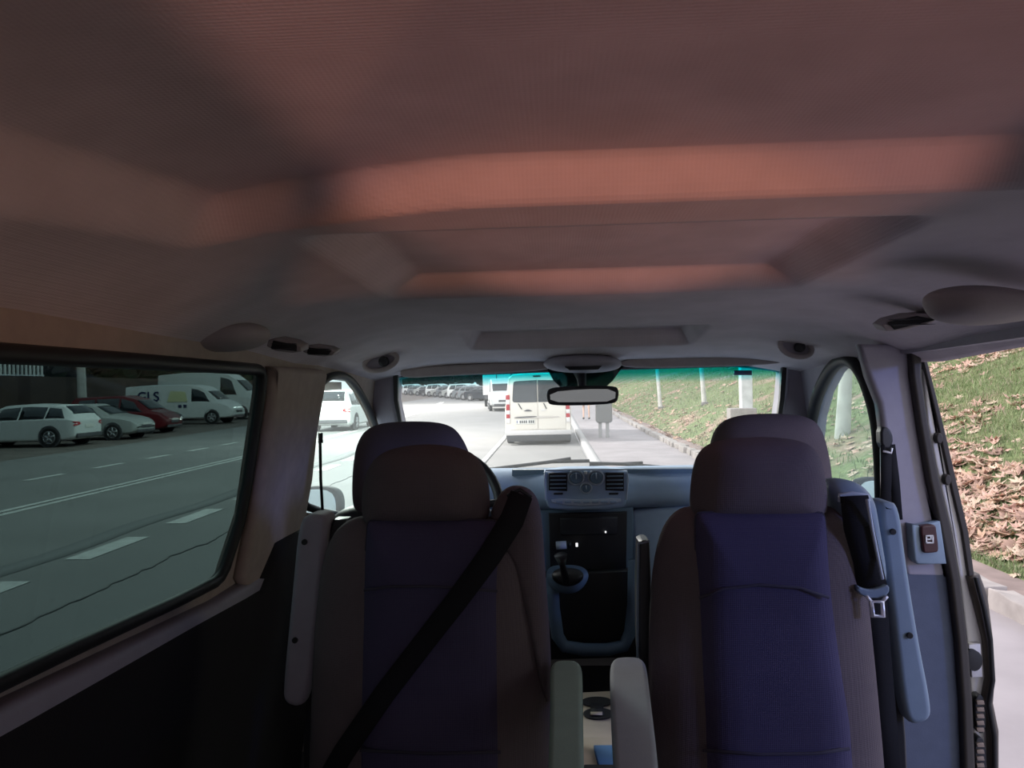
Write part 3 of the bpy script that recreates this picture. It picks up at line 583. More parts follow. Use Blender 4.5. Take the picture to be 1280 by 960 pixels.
front_seat('driver seat seen from behind, its tall headrest rising past the left rear-facing seat', [(441, 640), (441, 585), (448, 548), (466, 530), (510, 526), (556, 528), (576, 542), (592, 580), (600, 640), (540, 648), (460, 648)],
           [(388, 900), (394, 700), (404, 660), (425, 636), (460, 628), (520, 634), (580, 630), (630, 640), (650, 700), (655, 900)], M['blackp'])
front_seat('front passenger seat seen from behind, its headrest rising past the right rear-facing seat', [(884, 640), (884, 585), (890, 540), (910, 521), (955, 516), (1008, 519), (1026, 534), (1037, 575), (1040, 620), (1000, 648), (920, 648)],
           [(845, 900), (840, 740), (850, 660), (880, 640), (960, 634), (1040, 632), (1070, 650), (1085, 720), (1095, 900)], M['fabric'])
# front door belts
bm = B(); t = empty('front_seat_belt', onL(392, 560), 0, 'black seat belt hanging at the left front door window', 'seat belt')
P = [onL(386, 548)+Vector((.03, 0, 0)), onL(385, 600)+Vector((.035, 0, 0)), onL(386, 645)+Vector((.04, 0, 0))]
ring_solid(bm, [[p+Vector((0, 0, 0)), p+Vector((.003, .010, 0)), p+Vector((0, .012, 0)), p+Vector((-.004, .004, 0))] for p in P]); obj('webbing', bm, M['belt'], t)
bm = B(); tube(bm, [P[0]+Vector((0, .01, .014)), P[0]+Vector((0, .01, -.014))], .007); obj('anchor', bm, M['blackp'], t)
t = empty('front_seat_belt', onR(1106, 560), 0, 'black seat belt with shoulder anchor on the right front pillar', 'seat belt')
bm = B(); slab(bm, plane_out([(1090, 470), (1096, 472), (1106, 500), (1112, 530), (1108, 540), (1100, 520), (1094, 495)], 2.02, 1), (0, .02, 0), r=.004); obj('height_rail', bm, M['darktrim'], t)
bm = B(); slab(bm, plane_out([(1101, 534), (1112, 534), (1118, 548), (1114, 562), (1102, 560)], 1.97, 1), (0, .03, 0), r=.006); an = obj('anchor', bm, M['blackp'], t)
bm = B(); tube(bm, [at(x, y, 1.965) for x, y in [(1104, 564), (1114, 566), (1115, 560)]], .003); obj('slot_rim', bm, M['metal'], an)
seat_belt(t, [(1108, 556, 1.97), (1108, 600, 1.98), (1106, 650, 2.0)], [.026, .026, .026], 2, 'webbing')
seat_belt(t, [(1114, 556, 1.985), (1119, 600, 1.99), (1123, 650, 2.0)], [.02, .022, .022], 2, 'webbing')

# ---------------- door mirrors
for lab, pts, gl, Y0 in (('grey door mirror seen through the left front window', [(375, 612), (392, 607), (418, 610), (426, 622), (427, 642), (420, 658), (380, 660)], [(378, 616), (392, 611), (414, 614), (420, 626), (420, 645), (412, 655), (380, 656)], 2.75),
                         ('dark door mirror seen through the right front window', [(1070, 604), (1082, 597), (1104, 597), (1125, 600), (1132, 612), (1132, 650), (1078, 650), (1070, 630)], [(1074, 608), (1084, 601), (1104, 601), (1122, 604), (1126, 614), (1126, 645), (1080, 645)], 2.75)):
    t = empty('door_mirror', at(sum(p[0] for p in pts)/len(pts), 640, Y0), 0, lab, 'mirror')
    bm = B(); cushion(bm, plane_out(pts, Y0, 2), (0, -.01, 0), (0, .12, 0), p=4); obj('housing', bm, M['darktrim'], t)
    bm = B(); slab(bm, plane_out(gl, Y0-.012, 1), (0, .02, 0), r=.001); obj('mirror_glass', bm, mat('door_mirror_glass', (.75, .85, .9), .25, metal=.9), t)
    p = at(sum(p[0] for p in pts)/len(pts), 650, Y0+.04)
    sx = -1 if p.x < 0 else 1
    bm = B(); tube(bm, [p, p+Vector((-sx*.12, .05, -.04))], .025); obj('bracket', bm, M['blackp'], t)

# ================================================================== OUTSIDE GROUND
def rise(y): return max(0, .008*(y-26)) if y > 0 else 0
def ground_mat():
    m = mat('asphalt', (.36, .35, .35), .85, noise_amt=.15, nscale=.6, bump=.3, bscale=60)
    nt = m.node_tree; b = nt.nodes['Principled BSDF']; old = b.inputs['Base Color'].links[0].from_socket
    tc = nt.nodes.new('ShaderNodeTexCoord')
    n = nt.nodes.new('ShaderNodeTexNoise'); n.inputs['Scale'].default_value = 55; n.inputs['Detail'].default_value = 2; nt.links.new(tc.outputs['Object'], n.inputs['Vector'])
    mx = nt.nodes.new('ShaderNodeMixRGB'); mx.blend_type = 'MULTIPLY'; mx.inputs[0].default_value = .5
    nt.links.new(old, mx.inputs[1]); nt.links.new(n.outputs['Fac'], mx.inputs[2]); nt.links.new(mx.outputs[0], b.inputs['Base Color'])
    return m
def sheet(name, xs, ys, zf, m, kind='structure'):
    bm = B(); g = [[bm.verts.new((x, y, zf(x, y))) for x in xs] for y in ys]
    for i in range(len(ys)-1):
        for j in range(len(xs)-1): bm.faces.new((g[i][j], g[i][j+1], g[i+1][j+1], g[i+1][j]))
    return tag(obj(name, bm, m), kind=kind)
yy_ = [-14, 0, 8, 16, 26, 40, 60, 90, 130, 200, 320]
ASP = ground_mat()
sheet('ground', [-15.2, -8, 0, .78], yy_, lambda x, y: rise(y), ASP)
sheet('ground', [-60, -30, -15.2], yy_, lambda x, y: rise(y)-.002, mat('parking_asphalt', (.20, .165, .15), .9, noise_amt=.3, nscale=1.2, bump=.3, bscale=40))
# curb and sidewalk (curb starts ahead of the van)
KX = .80
bm = B(); ys = [y for y in np.arange(-14, 200, 2.0)]
ring_solid(bm, [[Vector((KX+a, y, rise(y)+z)) for a, z in ((0, -.05), (0, .10), (.02, .13), (.20, .13), (.20, -.05))] for y in ys]); struct('curb', bm, mat('curb_stone', (.52, .50, .50), .8, noise_amt=.15, nscale=5, bump=.3, bscale=60))
sheet('sidewalk', [KX+.2, 2.0, 3.1], [-14, 0, 8, 16, 26, 40, 60, 90, 130, 200], lambda x, y: rise(y)+.125, mat('sidewalk_concrete', (.36, .325, .34), .85, noise_amt=.2, nscale=1.5, bump=.3, bscale=50))
rnd = random.Random(3)
def bank_z(x, y):
    t = x-3.1
    z = .12 + .02*math.sin(y*.7)
    if x > 3.9: z += .40*(x-3.9)*(1-.010*(x-3.9)) + .5*sst(3.9, 5.2, x)*.2
    z += .10*noise.noise(Vector((x*.5, y*.35, 0)))*sst(3.8, 5, x)+.04*noise.noise(Vector((x*2, y*2, 3)))*sst(3.6, 4.2, x)
    return z + rise(y)
def grass_mat():
    m = bpy.data.materials.new('grass_bank_soil'); m.use_nodes = True; nt = m.node_tree; b = nt.nodes['Principled BSDF']; b.inputs['Roughness'].default_value = .95; b.inputs['Specular IOR Level'].default_value = .1
    tc = nt.nodes.new('ShaderNodeTexCoord')
    def nz(s, d=6, dist=0):
        n = nt.nodes.new('ShaderNodeTexNoise'); n.inputs['Scale'].default_value = s; n.inputs['Detail'].default_value = d; n.inputs['Distortion'].default_value = dist; nt.links.new(tc.outputs['Object'], n.inputs['Vector']); return n
    def ramp(n, stops):
        c = nt.nodes.new('ShaderNodeValToRGB'); nt.links.new(n.outputs['Fac'], c.inputs[0]); e = c.color_ramp.elements
        e[0].position = stops[0][0]; e[0].color = (*stops[0][1], 1); e[1].position = stops[1][0]; e[1].color = (*stops[1][1], 1)
        for p, cc in stops[2:]: k = e.new(p); k.color = (*cc, 1)
        return c
    g = ramp(nz(9), [(.3, (.12, .15, .07)), (.7, (.25, .30, .14))])
    l = ramp(nz(14), [(.35, (.26, .18, .13)), (.65, (.48, .35, .28))])
    f = ramp(nz(.55, 7, .6), [(.53, (0, 0, 0)), (.66, (1, 1, 1))])
    mx = nt.nodes.new('ShaderNodeMixRGB'); nt.links.new(f.outputs[0], mx.inputs[0]); nt.links.new(g.outputs[0], mx.inputs[1]); nt.links.new(l.outputs[0], mx.inputs[2])
    nt.links.new(mx.outputs[0], b.inputs['Base Color'])
    return m
GM = grass_mat()
sheet('grass_bank', list(np.arange(3.7, 12, .2))+list(np.arange(12, 30, 1.0)), list(np.arange(-6, 50, .4))+list(np.arange(50, 200, 4)), bank_z, GM)
sheet('dirt_strip', [3.05, 3.4, 3.75], list(np.arange(-14, 200, 1.0)), lambda x, y: bank_z(x, y)+.012-.01*(x > 3.6), mat('dirt', (.33, .25, .23), .95, noise_amt=.35, nscale=3, bump=.6, bscale=25))
# rough edging stones along the dirt
edge_m = mat('pale_edge_stone', (.40, .36, .345), .9, noise_amt=.25, nscale=6, bump=.5, bscale=30)
y = 3.6; ks = 0
while y < 60:
    L = rnd.uniform(.5, .95); bm = B()
    box(bm, (0, 0, .05), (.17, L-.04, .20)); bmesh.ops.subdivide_edges(bm, edges=bm.edges[:], cuts=3, use_grid_fill=True)
    for v in bm.verts: v.co += noise.noise_vector(v.co*6+Vector((y, 0, 0)))*.022
    o = obj('edging_stone', bm, edge_m, world=False, bevel=.01); o.location = (3.12+rnd.uniform(-.03, .03), y+L/2, rise(y)+.10); o.rotation_euler = (0, rnd.uniform(-.1, .1), rnd.uniform(-.06, .06))
    tag(o, 'rough pale edging stone in the row between sidewalk and grass bank', 'stone', 'edging stones along the grass bank'); ks += 1
    y += L
# lane markings: worn paint laid on the asphalt
paint = mat('road_paint', (.74, .74, .72), .7, noise_amt=.25, nscale=6)
def mark(name, x0, x1, y0, y1, label, group, curve=0):
    bm = B(); n = max(2, int((y1-y0)/3))
    ysx = np.linspace(y0, y1, n); A = [[Vector((x+curve*max(0, y-30)**2, y, rise(y)+z)) for x, z in ((x0, .003), (x0, .008), (x1, .008), (x1, .003))] for y in ysx]
    ring_solid(bm, A); return tag(obj(name, bm, paint, smooth=False), label, 'road marking', group)
mark('lane_line', -8.30, -8.17, 3, 75, 'long thin white line along the middle of the road, nearer of the double', None, -.0012)
mark('lane_line', -8.55, -8.42, 3, 75, 'long thin white line along the middle of the road, farther of the double', None, -.0012)
mark('lane_line', -1.72, -1.62, 7, 60, 'pale line along the road left of the white van ahead', None, -.0)
for k in range(11): mark('lane_dash', -5.25, -4.97, 3.66+2.15*k, 4.88+2.15*k, 'broad white dash in the near broken line across the left window', 'near broken lane line')
for k in range(10): mark('lane_dash', -11.15, -10.98, 13.15+2.4*k, 14.4+2.4*k, 'thin white dash in the far broken line before the parked cars', 'far broken lane line')
# tar seams
tar = mat('tar_seam', (.10, .10, .105), .6)
bm = B(); ring_solid(bm, [[Vector((-5.75+.05*math.sin(y*1.7)+x, y, z)) for x, z in ((0, .002), (0, .005), (.35, .005), (.35, .002))] for y in np.linspace(2, 26, 40)]); tag(obj('tar_seam', bm, mat('dark_patch', (.22, .22, .225), .85)), 'darker band of asphalt beside the near broken line', 'road seam')
bm = B(); tube(bm, [Vector((-4.1+.10*noise.noise(Vector((y*1.3, 0, 0)))+.05*noise.noise(Vector((y*6, 2, 0))), y, .001)) for y in np.linspace(1.5, 22, 160)], .012, n=5); tag(obj('road_crack', bm, tar), 'thin dark crack running along the asphalt outside the left window', 'crack')
bm = B(); ring_solid(bm, [[Vector((-1.62+x, y, rise(y)+z)) for x, z in ((0, .002), (0, .006), (.06, .006), (.06, .002))] for y in np.linspace(7, 40, 12)]); tag(obj('tar_seam', bm, tar), 'narrow dark seam beside the pale line left of the white van', 'road seam')

# ================================================================== VEHICLES
def paintm(name, c, rough=.3): return mat(name, c, rough, noise_amt=.04, nscale=2)
VG = mat('vehicle_glass', (.018, .025, .032), .06, spec=.9)
TY = mat('tyre_rubber', (.015, .015, .016), .8); RIM = mat('wheel_rim', (.45, .45, .47), .35, metal=.7)
RED = mat('tail_lamp', (.45, .02, .03), .25); HEAD = mat('head_lamp', (.85, .87, .9), .12); CL = mat('clear_lamp', (.8, .78, .78), .2); PLATE = mat('number_plate', (.78, .78, .74), .5); DK = mat('plate_marks', (.04, .04, .05), .6); BUMP = mat('bumper_grey', (.10, .10, .11), .7)
class St:
    def __init__(s, tab): s.tab = tab            # rows: x, zbot, zbelt, ztop, w, wr
    def at(s, x):
        t = s.tab
        if x <= t[0][0]: return t[0][1:]
        for a, b in zip(t, t[1:]):
            if x <= b[0]:
                k = (x-a[0])/(b[0]-a[0]); return tuple(p+(q-p)*k for p, q in zip(a[1:], b[1:]))
        return t[-1][1:]
def vehicle(name, label, cat, tab, wins, wheels, paint, wr=.33, loc=(0, 0, 0), rz=0, group=None, wsx=None, rsx=None, lights=True, rear=None):
    """x forward, y left, z up in its own frame; rz = heading"""
    s = St(tab); root = empty(name, loc, rz, label, cat, group)
    def ring(x):
        zb, zl, zt, w, r = s.at(x); zm = zb+(zl-zb)*.55
        h = [(0, zb), (w*.86, zb), (w*.985, zb+.10), (w, zm), (w*.985, zl-.03), (w*.965, zl), (r, zt-.055), (r*.93, zt-.012), (r*.6, zt+.008), (0, zt+.014)]
        return [Vector((x, -a, b)) for a, b in h]+[Vector((x, a, b)) for a, b in h[-2:0:-1]]
    X = []
    for a, b in zip(tab, tab[1:]): X += list(np.linspace(a[0], b[0], max(2, int((b[0]-a[0])/.25)+1))[:-1])
    X.append(tab[-1][0])
    bm = B(); ring_solid(bm, [ring(x) for x in X]); obj('body', bm, paint, root, world=False, bevel=0)
    def side(x, t, sg, off=.012):
        zb, zl, zt, w, r = s.at(x); zz = zl+(zt-.055-zl)*t; yy = w*.965+(r-w*.965)*t+off; return Vector((x, sg*yy, zz))
    for sg in (-1, 1):
        for q in wins:                       # corners (x,t) x4
            bm = B(); n = 6; g = [[bm.verts.new(0*Vector((0, 0, 0))+side(*[(q[0][k]*(1-u)+q[1][k]*u)*(1-v)+(q[3][k]*(1-u)+q[2][k]*u)*v for k in (0, 1)], sg)) for u in np.linspace(0, 1, n)] for v in np.linspace(0, 1, 3)]
            for i in range(2):
                for j in range(n-1): bm.faces.new((g[i][j], g[i][j+1], g[i+1][j+1], g[i+1][j]))
            o = obj('side_window', bm, VG, root, world=False); m_ = o.modifiers.new('s', 'SOLIDIFY'); m_.thickness = .012
    for nm, sx in (('windshield', wsx), ('rear_window', rsx)):
        if not sx: continue
        bm = B(); n = 8; rows = []
        for u in np.linspace(0, 1, n):
            x = sx[0]+(sx[1]-sx[0])*u; zb, zl, zt, w, r = s.at(x); ww = (r*.93)*(.97)
            rows.append([bm.verts.new((x+(.012 if nm == 'windshield' else -.012), ww*k, zt+.016*(1-abs(k)*.6)+.008)) for k in (-1, -.5, 0, .5, 1)])
        for i in range(n-1):
            for j in range(4): bm.faces.new((rows[i][j], rows[i][j+1], rows[i+1][j+1], rows[i+1][j]))
        o = obj(nm, bm, VG, root, world=False); m_ = o.modifiers.new('s', 'SOLIDIFY'); m_.thickness = .01
    for wx in wheels:
        w = s.at(wx)[3]
        for sg in (-1, 1):
            bm = B(); a = [2*math.pi*k/28 for k in range(28)]
            ring_solid(bm, [[Vector((wx+rr*math.cos(t), sg*yy, wr+.02+rr*math.sin(t))) for t in a] for rr, yy in ((wr+.055, w-.05), (wr+.055, w+.008), (wr+.03, w+.006), (wr+.03, w-.05))], cap=False)
            bmesh.ops.contextual_create(bm, geom=[]) if False else None
            ring_solid(bm, [[Vector((wx+(wr+.04)*math.cos(t), sg*yy, wr+.02+(wr+.04)*math.sin(t))) for t in a] for yy in (w-.06, w+.002)])
            obj('wheel_arch', bm, BUMP, root, world=False)
            bm = B(); prof = [(wr*.66, w-.19), (wr*.95, w-.19), (wr, w-.17), (wr, w-.0), (wr*.95, w+.022), (wr*.68, w+.022), (wr*.64, w-.0)]
            ring_solid(bm, [[Vector((wx+rr*math.cos(t), sg*yy, wr+rr*math.sin(t))) for t in a] for rr, yy in prof]); wh = obj('wheel', bm, TY, root, world=False)
            bm = B()
            tube(bm, [Vector((wx+wr*.62*math.cos(t), sg*(w+.012), wr+wr*.62*math.sin(t))) for t in a], wr*.05, closed=True, n=6)
            for k in range(5):
                t = 2*math.pi*k/5+.3; tube(bm, [Vector((wx, sg*(w+.015), wr)), Vector((wx+wr*.62*math.cos(t), sg*(w+.012), wr+wr*.62*math.sin(t)))], [wr*.16, wr*.09], n=6)
            obj('rim', bm, RIM, wh, world=False)
    xf = tab[-1][0]; xr = tab[0][0]
    if lights:
        zb, zl, zt, w, r = s.at(xf-.12)
        for sg in (-1, 1):
            bm = B(); cushion(bm, smooth_outline([(xf-.03, sg*(w-.34), zl-.10), (xf-.14, sg*(w-.02), zl-.06), (xf-.30, sg*(w+.0), zl-.02), (xf-.16, sg*(w-.10), zl-.16), (xf-.02, sg*(w-.30), zl-.20)], 1), (.03, sg*.02, 0), (-.06, 0, 0)); obj('headlight', bm, HEAD, root, world=False)
        zb2, zl2, zt2_, w2, r2 = s.at(xr+.08)
        for sg in (-1, 1):
            bm = B(); cushion(bm, smooth_outline([(xr-.0, sg*(w2-.30), zl2-.05), (xr+.04, sg*(w2-.0), zl2-.04), (xr+.24, sg*(w2+.0), zl2-.06), (xr+.20, sg*w2, zl2-.16), (xr+.02, sg*(w2-.01), zl2-.20), (xr-.01, sg*(w2-.3), zl2-.16)], 1), (-.04, sg*.02, 0), (.06, 0, 0)); obj('tail_light', bm, RED, root, world=False)
        bm = B(); box(bm, (xf+.0, 0, zb+.30), (.03, .52, .12)); obj('number_plate', bm, PLATE, root, world=False, smooth=False)
        bm = B(); box(bm, (xf-.01, 0, zl-.16), (.06, w*.9, .13)); obj('grille', bm, BUMP, root, world=False, bevel=.02)
        bm = B(); box(bm, (xr-.0, 0, zl2-.22), (.03, .52, .12)); obj('number_plate', bm, PLATE, root, world=False, smooth=False)
        bm = B(); box(bm, (xr+.05, 0, zb2+.10), (.16, w2*1.7, .16)); obj('bumper', bm, BUMP, root, world=False, bevel=.03)
        bm = B(); box(bm, (xf-.08, 0, zb+.06), (.2, w*1.6, .12)); obj('bumper', bm, BUMP, root, world=False, bevel=.03)
    return root, s, side
# x, zbot, zbelt, ztop, halfwidth, roof halfwidth     (rear ... front)
WAGON = [(-2.30, .45, .80, .84, .70, .66), (-2.22, .28, .92, 1.0, .84, .70), (-2.05, .24, .96, 1.22, .89, .64), (-1.75, .22, .97, 1.44, .91, .60), (-.6, .20, .95, 1.50, .92, .62), (.35, .20, .93, 1.46, .92, .60), (.75, .20, .92, 1.30, .92, .62), (1.25, .2, .90, 1.00, .91, .76), (1.7, .22, .86, .93, .90, .74), (2.1, .25, .76, .83, .86, .66), (2.26, .32, .62, .68, .74, .55), (2.32, .42, .52, .56, .62, .5)]
SEDAN = [(-2.2, .45, .80, .84, .66, .6), (-2.14, .28, .92, .98, .82, .68), (-1.75, .22, .96, 1.04, .87, .66), (-1.15, .2, .95, 1.36, .88, .58), (-.5, .2, .94, 1.43, .88, .60), (.25, .2, .92, 1.42, .88, .60), (.55, .2, .91, 1.32, .88, .62), (1.15, .2, .89, 1.0, .88, .74), (1.6, .22, .85, .93, .87, .72), (2.0, .25, .75, .83, .83, .64), (2.16, .32, .62, .68, .72, .5), (2.2, .42, .52, .56, .6, .48)]
VAN = [(-2.9, .40, 1.0, 1.90, .90, .84), (-2.85, .32, 1.10, 2.06, .97, .86), (-1.5, .30, 1.12, 2.14, .98, .86), (.6, .30, 1.12, 2.12, .98, .86), (1.15, .30, 1.14, 2.02, .98, .84), (1.55, .30, 1.15, 1.78, .98, .84), (2.15, .30, 1.12, 1.26, .96, .82), (2.6, .32, 1.0, 1.12, .93, .78), (2.85, .36, .80, .92, .86, .68), (2.95, .42, .66, .72, .78, .6)]
BIGVAN = [(a*1.08, b+.02, c*1.12+.08, d*1.33, e*1.04, f*1.02) for a, b, c, d, e, f in VAN]
MPV = [(-2.2, .4, .9, 1.0, .78, .7), (-2.1, .28, 1.0, 1.5, .87, .68), (-1.9, .24, 1.02, 1.68, .9, .66), (.2, .22, 1.0, 1.72, .91, .66), (.8, .22, .98, 1.55, .91, .68), (1.45, .22, .96, 1.08, .91, .76), (1.9, .25, .86, .95, .87, .68), (2.15, .32, .66, .72, .76, .55), (2.2, .42, .55, .58, .66, .5)]
wwin = [[(-1.93, .12), (-1.25, .10), (-1.3, .92), (-1.72, .85)], [(-1.2, .08), (-.32, .06), (-.32, .93), (-1.22, .93)], [(-.25, .06), (.95, .08), (.50, .88), (-.25, .93)]]
swin = [[(-1.2, .1), (-.35, .08), (-.35, .92), (-.85, .88)], [(-.28, .08), (.85, .1), (.40, .88), (-.28, .92)]]
vwin = [[(.75, .10), (1.75, .12), (1.42, .82), (.75, .86)]]
mwin = [[(-1.85, .12), (-1.0, .1), (-1.0, .9), (-1.7, .86)], [(-.92, .1), (.1, .1), (.1, .92), (-.92, .92)], [(.18, .1), (1.2, .1), (.75, .86), (.18, .9)]]
PW = paintm('white_paint', (.78, .80, .80)); PS = paintm('silver_paint', (.42, .44, .43), .25); PR = paintm('dark_red_paint', (.13, .012, .016), .25); PB = paintm('dark_paint', (.03, .035, .045), .25); PG = paintm('grey_paint', (.2, .22, .24), .25); PC = paintm('cream_white_paint', (.82, .78, .71), .35)
vehicle('estate_car', 'white estate car parked nose-in, cut by the left edge of the side window', 'car', WAGON, wwin, (-1.42, 1.38), PW, .34, (-18.75, 26.5, 0), math.pi+.0, None, (.72, 1.22), (-2.12, -1.8))
vehicle('sedan_car', 'silver car parked facing the road behind the white estate', 'car', SEDAN, swin, (-1.32, 1.32), PS, .32, (-18.25, 29.6, 0), 0, None, (.52, 1.1), (-1.7, -1.2))
vehicle('hatchback_car', 'dark red car parked between the silver car and the lettered van', 'car', MPV, mwin, (-1.35, 1.35), PR, .34, (-18.9, 33.2, 0), 0, None, (.85, 1.4), (-2.15, -1.95))
vehicle('sedan_car', 'dark car parked behind the red one beside the lettered van', 'car', SEDAN, swin, (-1.32, 1.32), PB, .32, (-20.4, 36.4, 0), 0, None, (.52, 1.1), (-1.7, -1.2))
gv, gs, gside = vehicle('delivery_van', 'white delivery van with blue lettering and yellow patch on its side', 'van', VAN, vwin, (-1.75, 1.85), PW, .36, (-19.9, 40.8, rise(40)), 0, None, (1.58, 2.1), None)
vehicle('panel_van', 'tall white panel van parked behind the lettered van', 'van', BIGVAN, vwin, (-1.85, 2.0), PW, .38, (-20.6, 46.0, rise(46)), 0, None, (1.7, 2.3), None)
ysd = -1.03
obj('lettering', text_bm('GLS', .72, lambda a, b, c: Vector((-1.55+a, ysd-c, 1.50+b))), mat('navy_lettering', (.02, .03, .10), .5), gv, smooth=False, world=False)
bm = B(); ring_solid(bm, [[Vector((x, yq, z)) for x, z in ((-.55, 1.22), (.55, 1.22), (.45, 1.75), (-.35, 1.80))] for yq in (-.98, -.995)]); obj('yellow_patch', bm, mat('yellow_patch', (.72, .72, .42), .5), gv, smooth=False, world=False)
bm = B()
for k in range(2): box(bm, (.15+k*.28, -1.0, .98), (.17, .02, .16))
obj('dark_logo', bm, mat('navy_logo', (.03, .04, .10), .5), gv, smooth=False, world=False)
vehicle('moving_car', 'white car driving past, seen through the left front door window', 'car', MPV, mwin, (-1.35, 1.35), PW, .34, (-9.2, 33.5, rise(33)), math.pi/2, None, (.85, 1.4), (-2.15, -1.95))
# far parked rows : perpendicular cars receding along the bend
protos = [
 (lambda: vehicle('estate_car', '', 'car', WAGON, wwin, (-1.42, 1.38), PG, .34, wsx=(.72, 1.22), rsx=(-2.12, -1.8))),
 (lambda: vehicle('sedan_car', '', 'car', SEDAN, swin, (-1.32, 1.32), PB, .32, wsx=(.52, 1.1), rsx=(-1.7, -1.2))),
 (lambda: vehicle('family_car', '', 'car', MPV, mwin, (-1.35, 1.35), PW, .34, wsx=(.85, 1.4), rsx=(-2.15, -1.95))),
 (lambda: vehicle('sedan_car', '', 'car', SEDAN, swin, (-1.32, 1.32), PS, .32, wsx=(.52, 1.1), rsx=(-1.7, -1.2)))]
PR_ = [p()[0] for p in protos]; used = set()
pxs = [(607, 76, 1), (599, 80, 0), (591, 84, 0), (583, 88, 2), (575, 92, 3), (567, 96, 0), (559, 100, 3), (551, 104, 2), (543, 108, 1), (535, 113, 3), (527, 118, 0), (519, 124, 2), (511, 130, 3), (503, 136, 1), (495, 143, 0)]
cn = ['grey', 'dark', 'white', 'silver']
for px, Y, k in pxs:
    p = at(px, 490, Y)
    src = PR_[k]; o = src if k not in used else copy_tree(src); used.add(k)
    o.location = (p.x, Y, rise(Y)); o.rotation_euler.z = -.55+rnd.uniform(-.08, .08)
    tag(o, '%s car in the long parked row where the road bends away' % cn[k], 'car', '%s cars in the far parked row' % cn[k])
# white box truck at the end of the near row
t = empty('box_truck', (at(621, 490, 58).x, 58, rise(58)), 0, 'pale box truck parked beyond the van ahead, left of it', 'truck')
L0 = t.location
bm = B(); box(bm, L0+Vector((0, 2.6, 2.15)), (2.1, 5.2, 2.5)); obj('cargo_box', bm, PW, t, bevel=.03, smooth=False)
bm = B(); box(bm, L0+Vector((0, -.02, 2.15)), (.05, .04, 2.4)); obj('door_seam', bm, BUMP, t, smooth=False)
bm = B(); box(bm, L0+Vector((0, 2.6, .72)), (1.9, 5.2, .3)); obj('chassis', bm, BUMP, t, smooth=False)
bm = B(); box(bm, L0+Vector((0, 6.2, 1.6)), (2.0, 1.7, 1.9)); obj('cab', bm, PW, t, bevel=.2)
for sx in (-.85, .85):
    for yy in (1.0, 5.8):
        bm = B(); a = [2*math.pi*k/24 for k in range(24)]; ring_solid(bm, [[L0+Vector((sx+dx, yy+rr*math.cos(q), .42+rr*math.sin(q))) for q in a] for dx, rr in ((-.15, .38), (-.13, .42), (.13, .42), (.15, .38))]); obj('wheel', bm, TY, t)
vehicle('panel_van', 'small white van just left of the tail lamps of the van ahead', 'van', VAN, vwin, (-1.75, 1.85), PW, .36, (at(630, 490, 50).x-.2, 52, rise(50)), -math.pi/2+.1, None, (1.58, 2.1), None)

# the white van directly ahead
YV = 23.0; vc = Vector((at(672.5, 520, YV).x, YV, 0)); t = empty('passenger_van', vc, 0, 'cream-white passenger van stopped straight ahead, seen from behind', 'van')
def vp(x, y, z): return vc+Vector((x, y, z))
bm = B()
def vr(y, w, wt, zb, zt, zl=1.05):
    h = [(0, zb), (w*.9, zb), (w, zb+.08), (w, zl), (wt+.03, zt-.35), (wt, zt-.13), (wt*.86, zt-.03), (wt*.4, zt), (0, zt)]
    return [vp(-a, y, b) for a, b in h]+[vp(a, y, b) for a, b in h[-2:0:-1]]
ring_solid(bm, [vr(.0, .95, .84, .30, 2.10), vr(.05, .985, .87, .28, 2.13), (vr(.6, 1.0, .88, .28, 2.16)), vr(3.6, 1.0, .88, .30, 2.16), vr(4.1, .98, .84, .36, 1.8), vr(4.6, .94, .8, .38, 1.25), vr(5.0, .85, .7, .45, .9)])
vb = obj('body', bm, PC, t)
yv = -.012
def vq(name, pts, m, dep=.02, off=0., r=.006, parent=t, n=1):
    bm = B(); slab(bm, smooth_outline([tuple(vp(x, yv-off, z)) for x, z in pts], n) if n else [vp(x, yv-off, z) for x, z in pts], (0, dep, 0), r=r); return obj(name, bm, m, parent)
# two rear doors, each with glass
for sg in (-1, 1):
    dr = vq('rear_door', [(sg*.006, .46), (sg*.82, .46), (sg*.83, 1.05), (sg*.80, 1.93), (sg*.72, 2.0), (sg*.006, 2.02)], PC, .03, .012, .012, n=0)
    vq('window', [(sg*.012, 1.27), (sg*.012, 1.30), (sg*.012, 1.90), (sg*.012, 1.93), (sg*.05, 1.93), (sg*.66, 1.91), (sg*.70, 1.89), (sg*.72, 1.85), (sg*.76, 1.36), (sg*.75, 1.31), (sg*.71, 1.27), (sg*.05, 1.27)], VG, .02, .026, .004, dr)
    vq('wiper', [(sg*(-.0)+(-.60 if sg < 0 else .16), 1.24), (-.57 if sg < 0 else .19, 1.24), (-.47 if sg < 0 else .27, 1.07), (-.50 if sg < 0 else .24, 1.07)], M['blackp'], .02, .04, .002, dr, 0)
    # lamp column at each corner
    lc = empty('tail_lamp_column', vp(sg*.89, yv, 1.2)); lc.parent = t; lc.matrix_basis = Matrix.Translation((sg*.89, yv, 1.2))
    for z0, z1, mm in ((1.36, 1.50, RED), (1.22, 1.36, CL), (1.04, 1.22, RED), (.92, 1.04, CL), (.80, .92, RED), (.66, .80, CL)):
        bm = B(); slab(bm, [vp(x, yv-.02, z) for x, z in [(sg*.84, z0), (sg*.955, z0), (sg*.95, z1), (sg*.84, z1)]], (0, .06, 0), r=.005); o = obj('lens', bm, mm, None); o.parent = lc; o.matrix_basis = (t.matrix_basis @ lc.matrix_basis).inverted()
vq('license_plate_panel', [(-.70, .78), (-.72, .84), (.62, .86), (.64, .80)], mat('cream_trim', (.62, .58, .54), .4), .03, .035, .006)
vq('plate_lamp_bar', [(-.70, .80), (-.04, .82), (-.04, .86), (-.70, .84)], BUMP, .02, .045, .004)
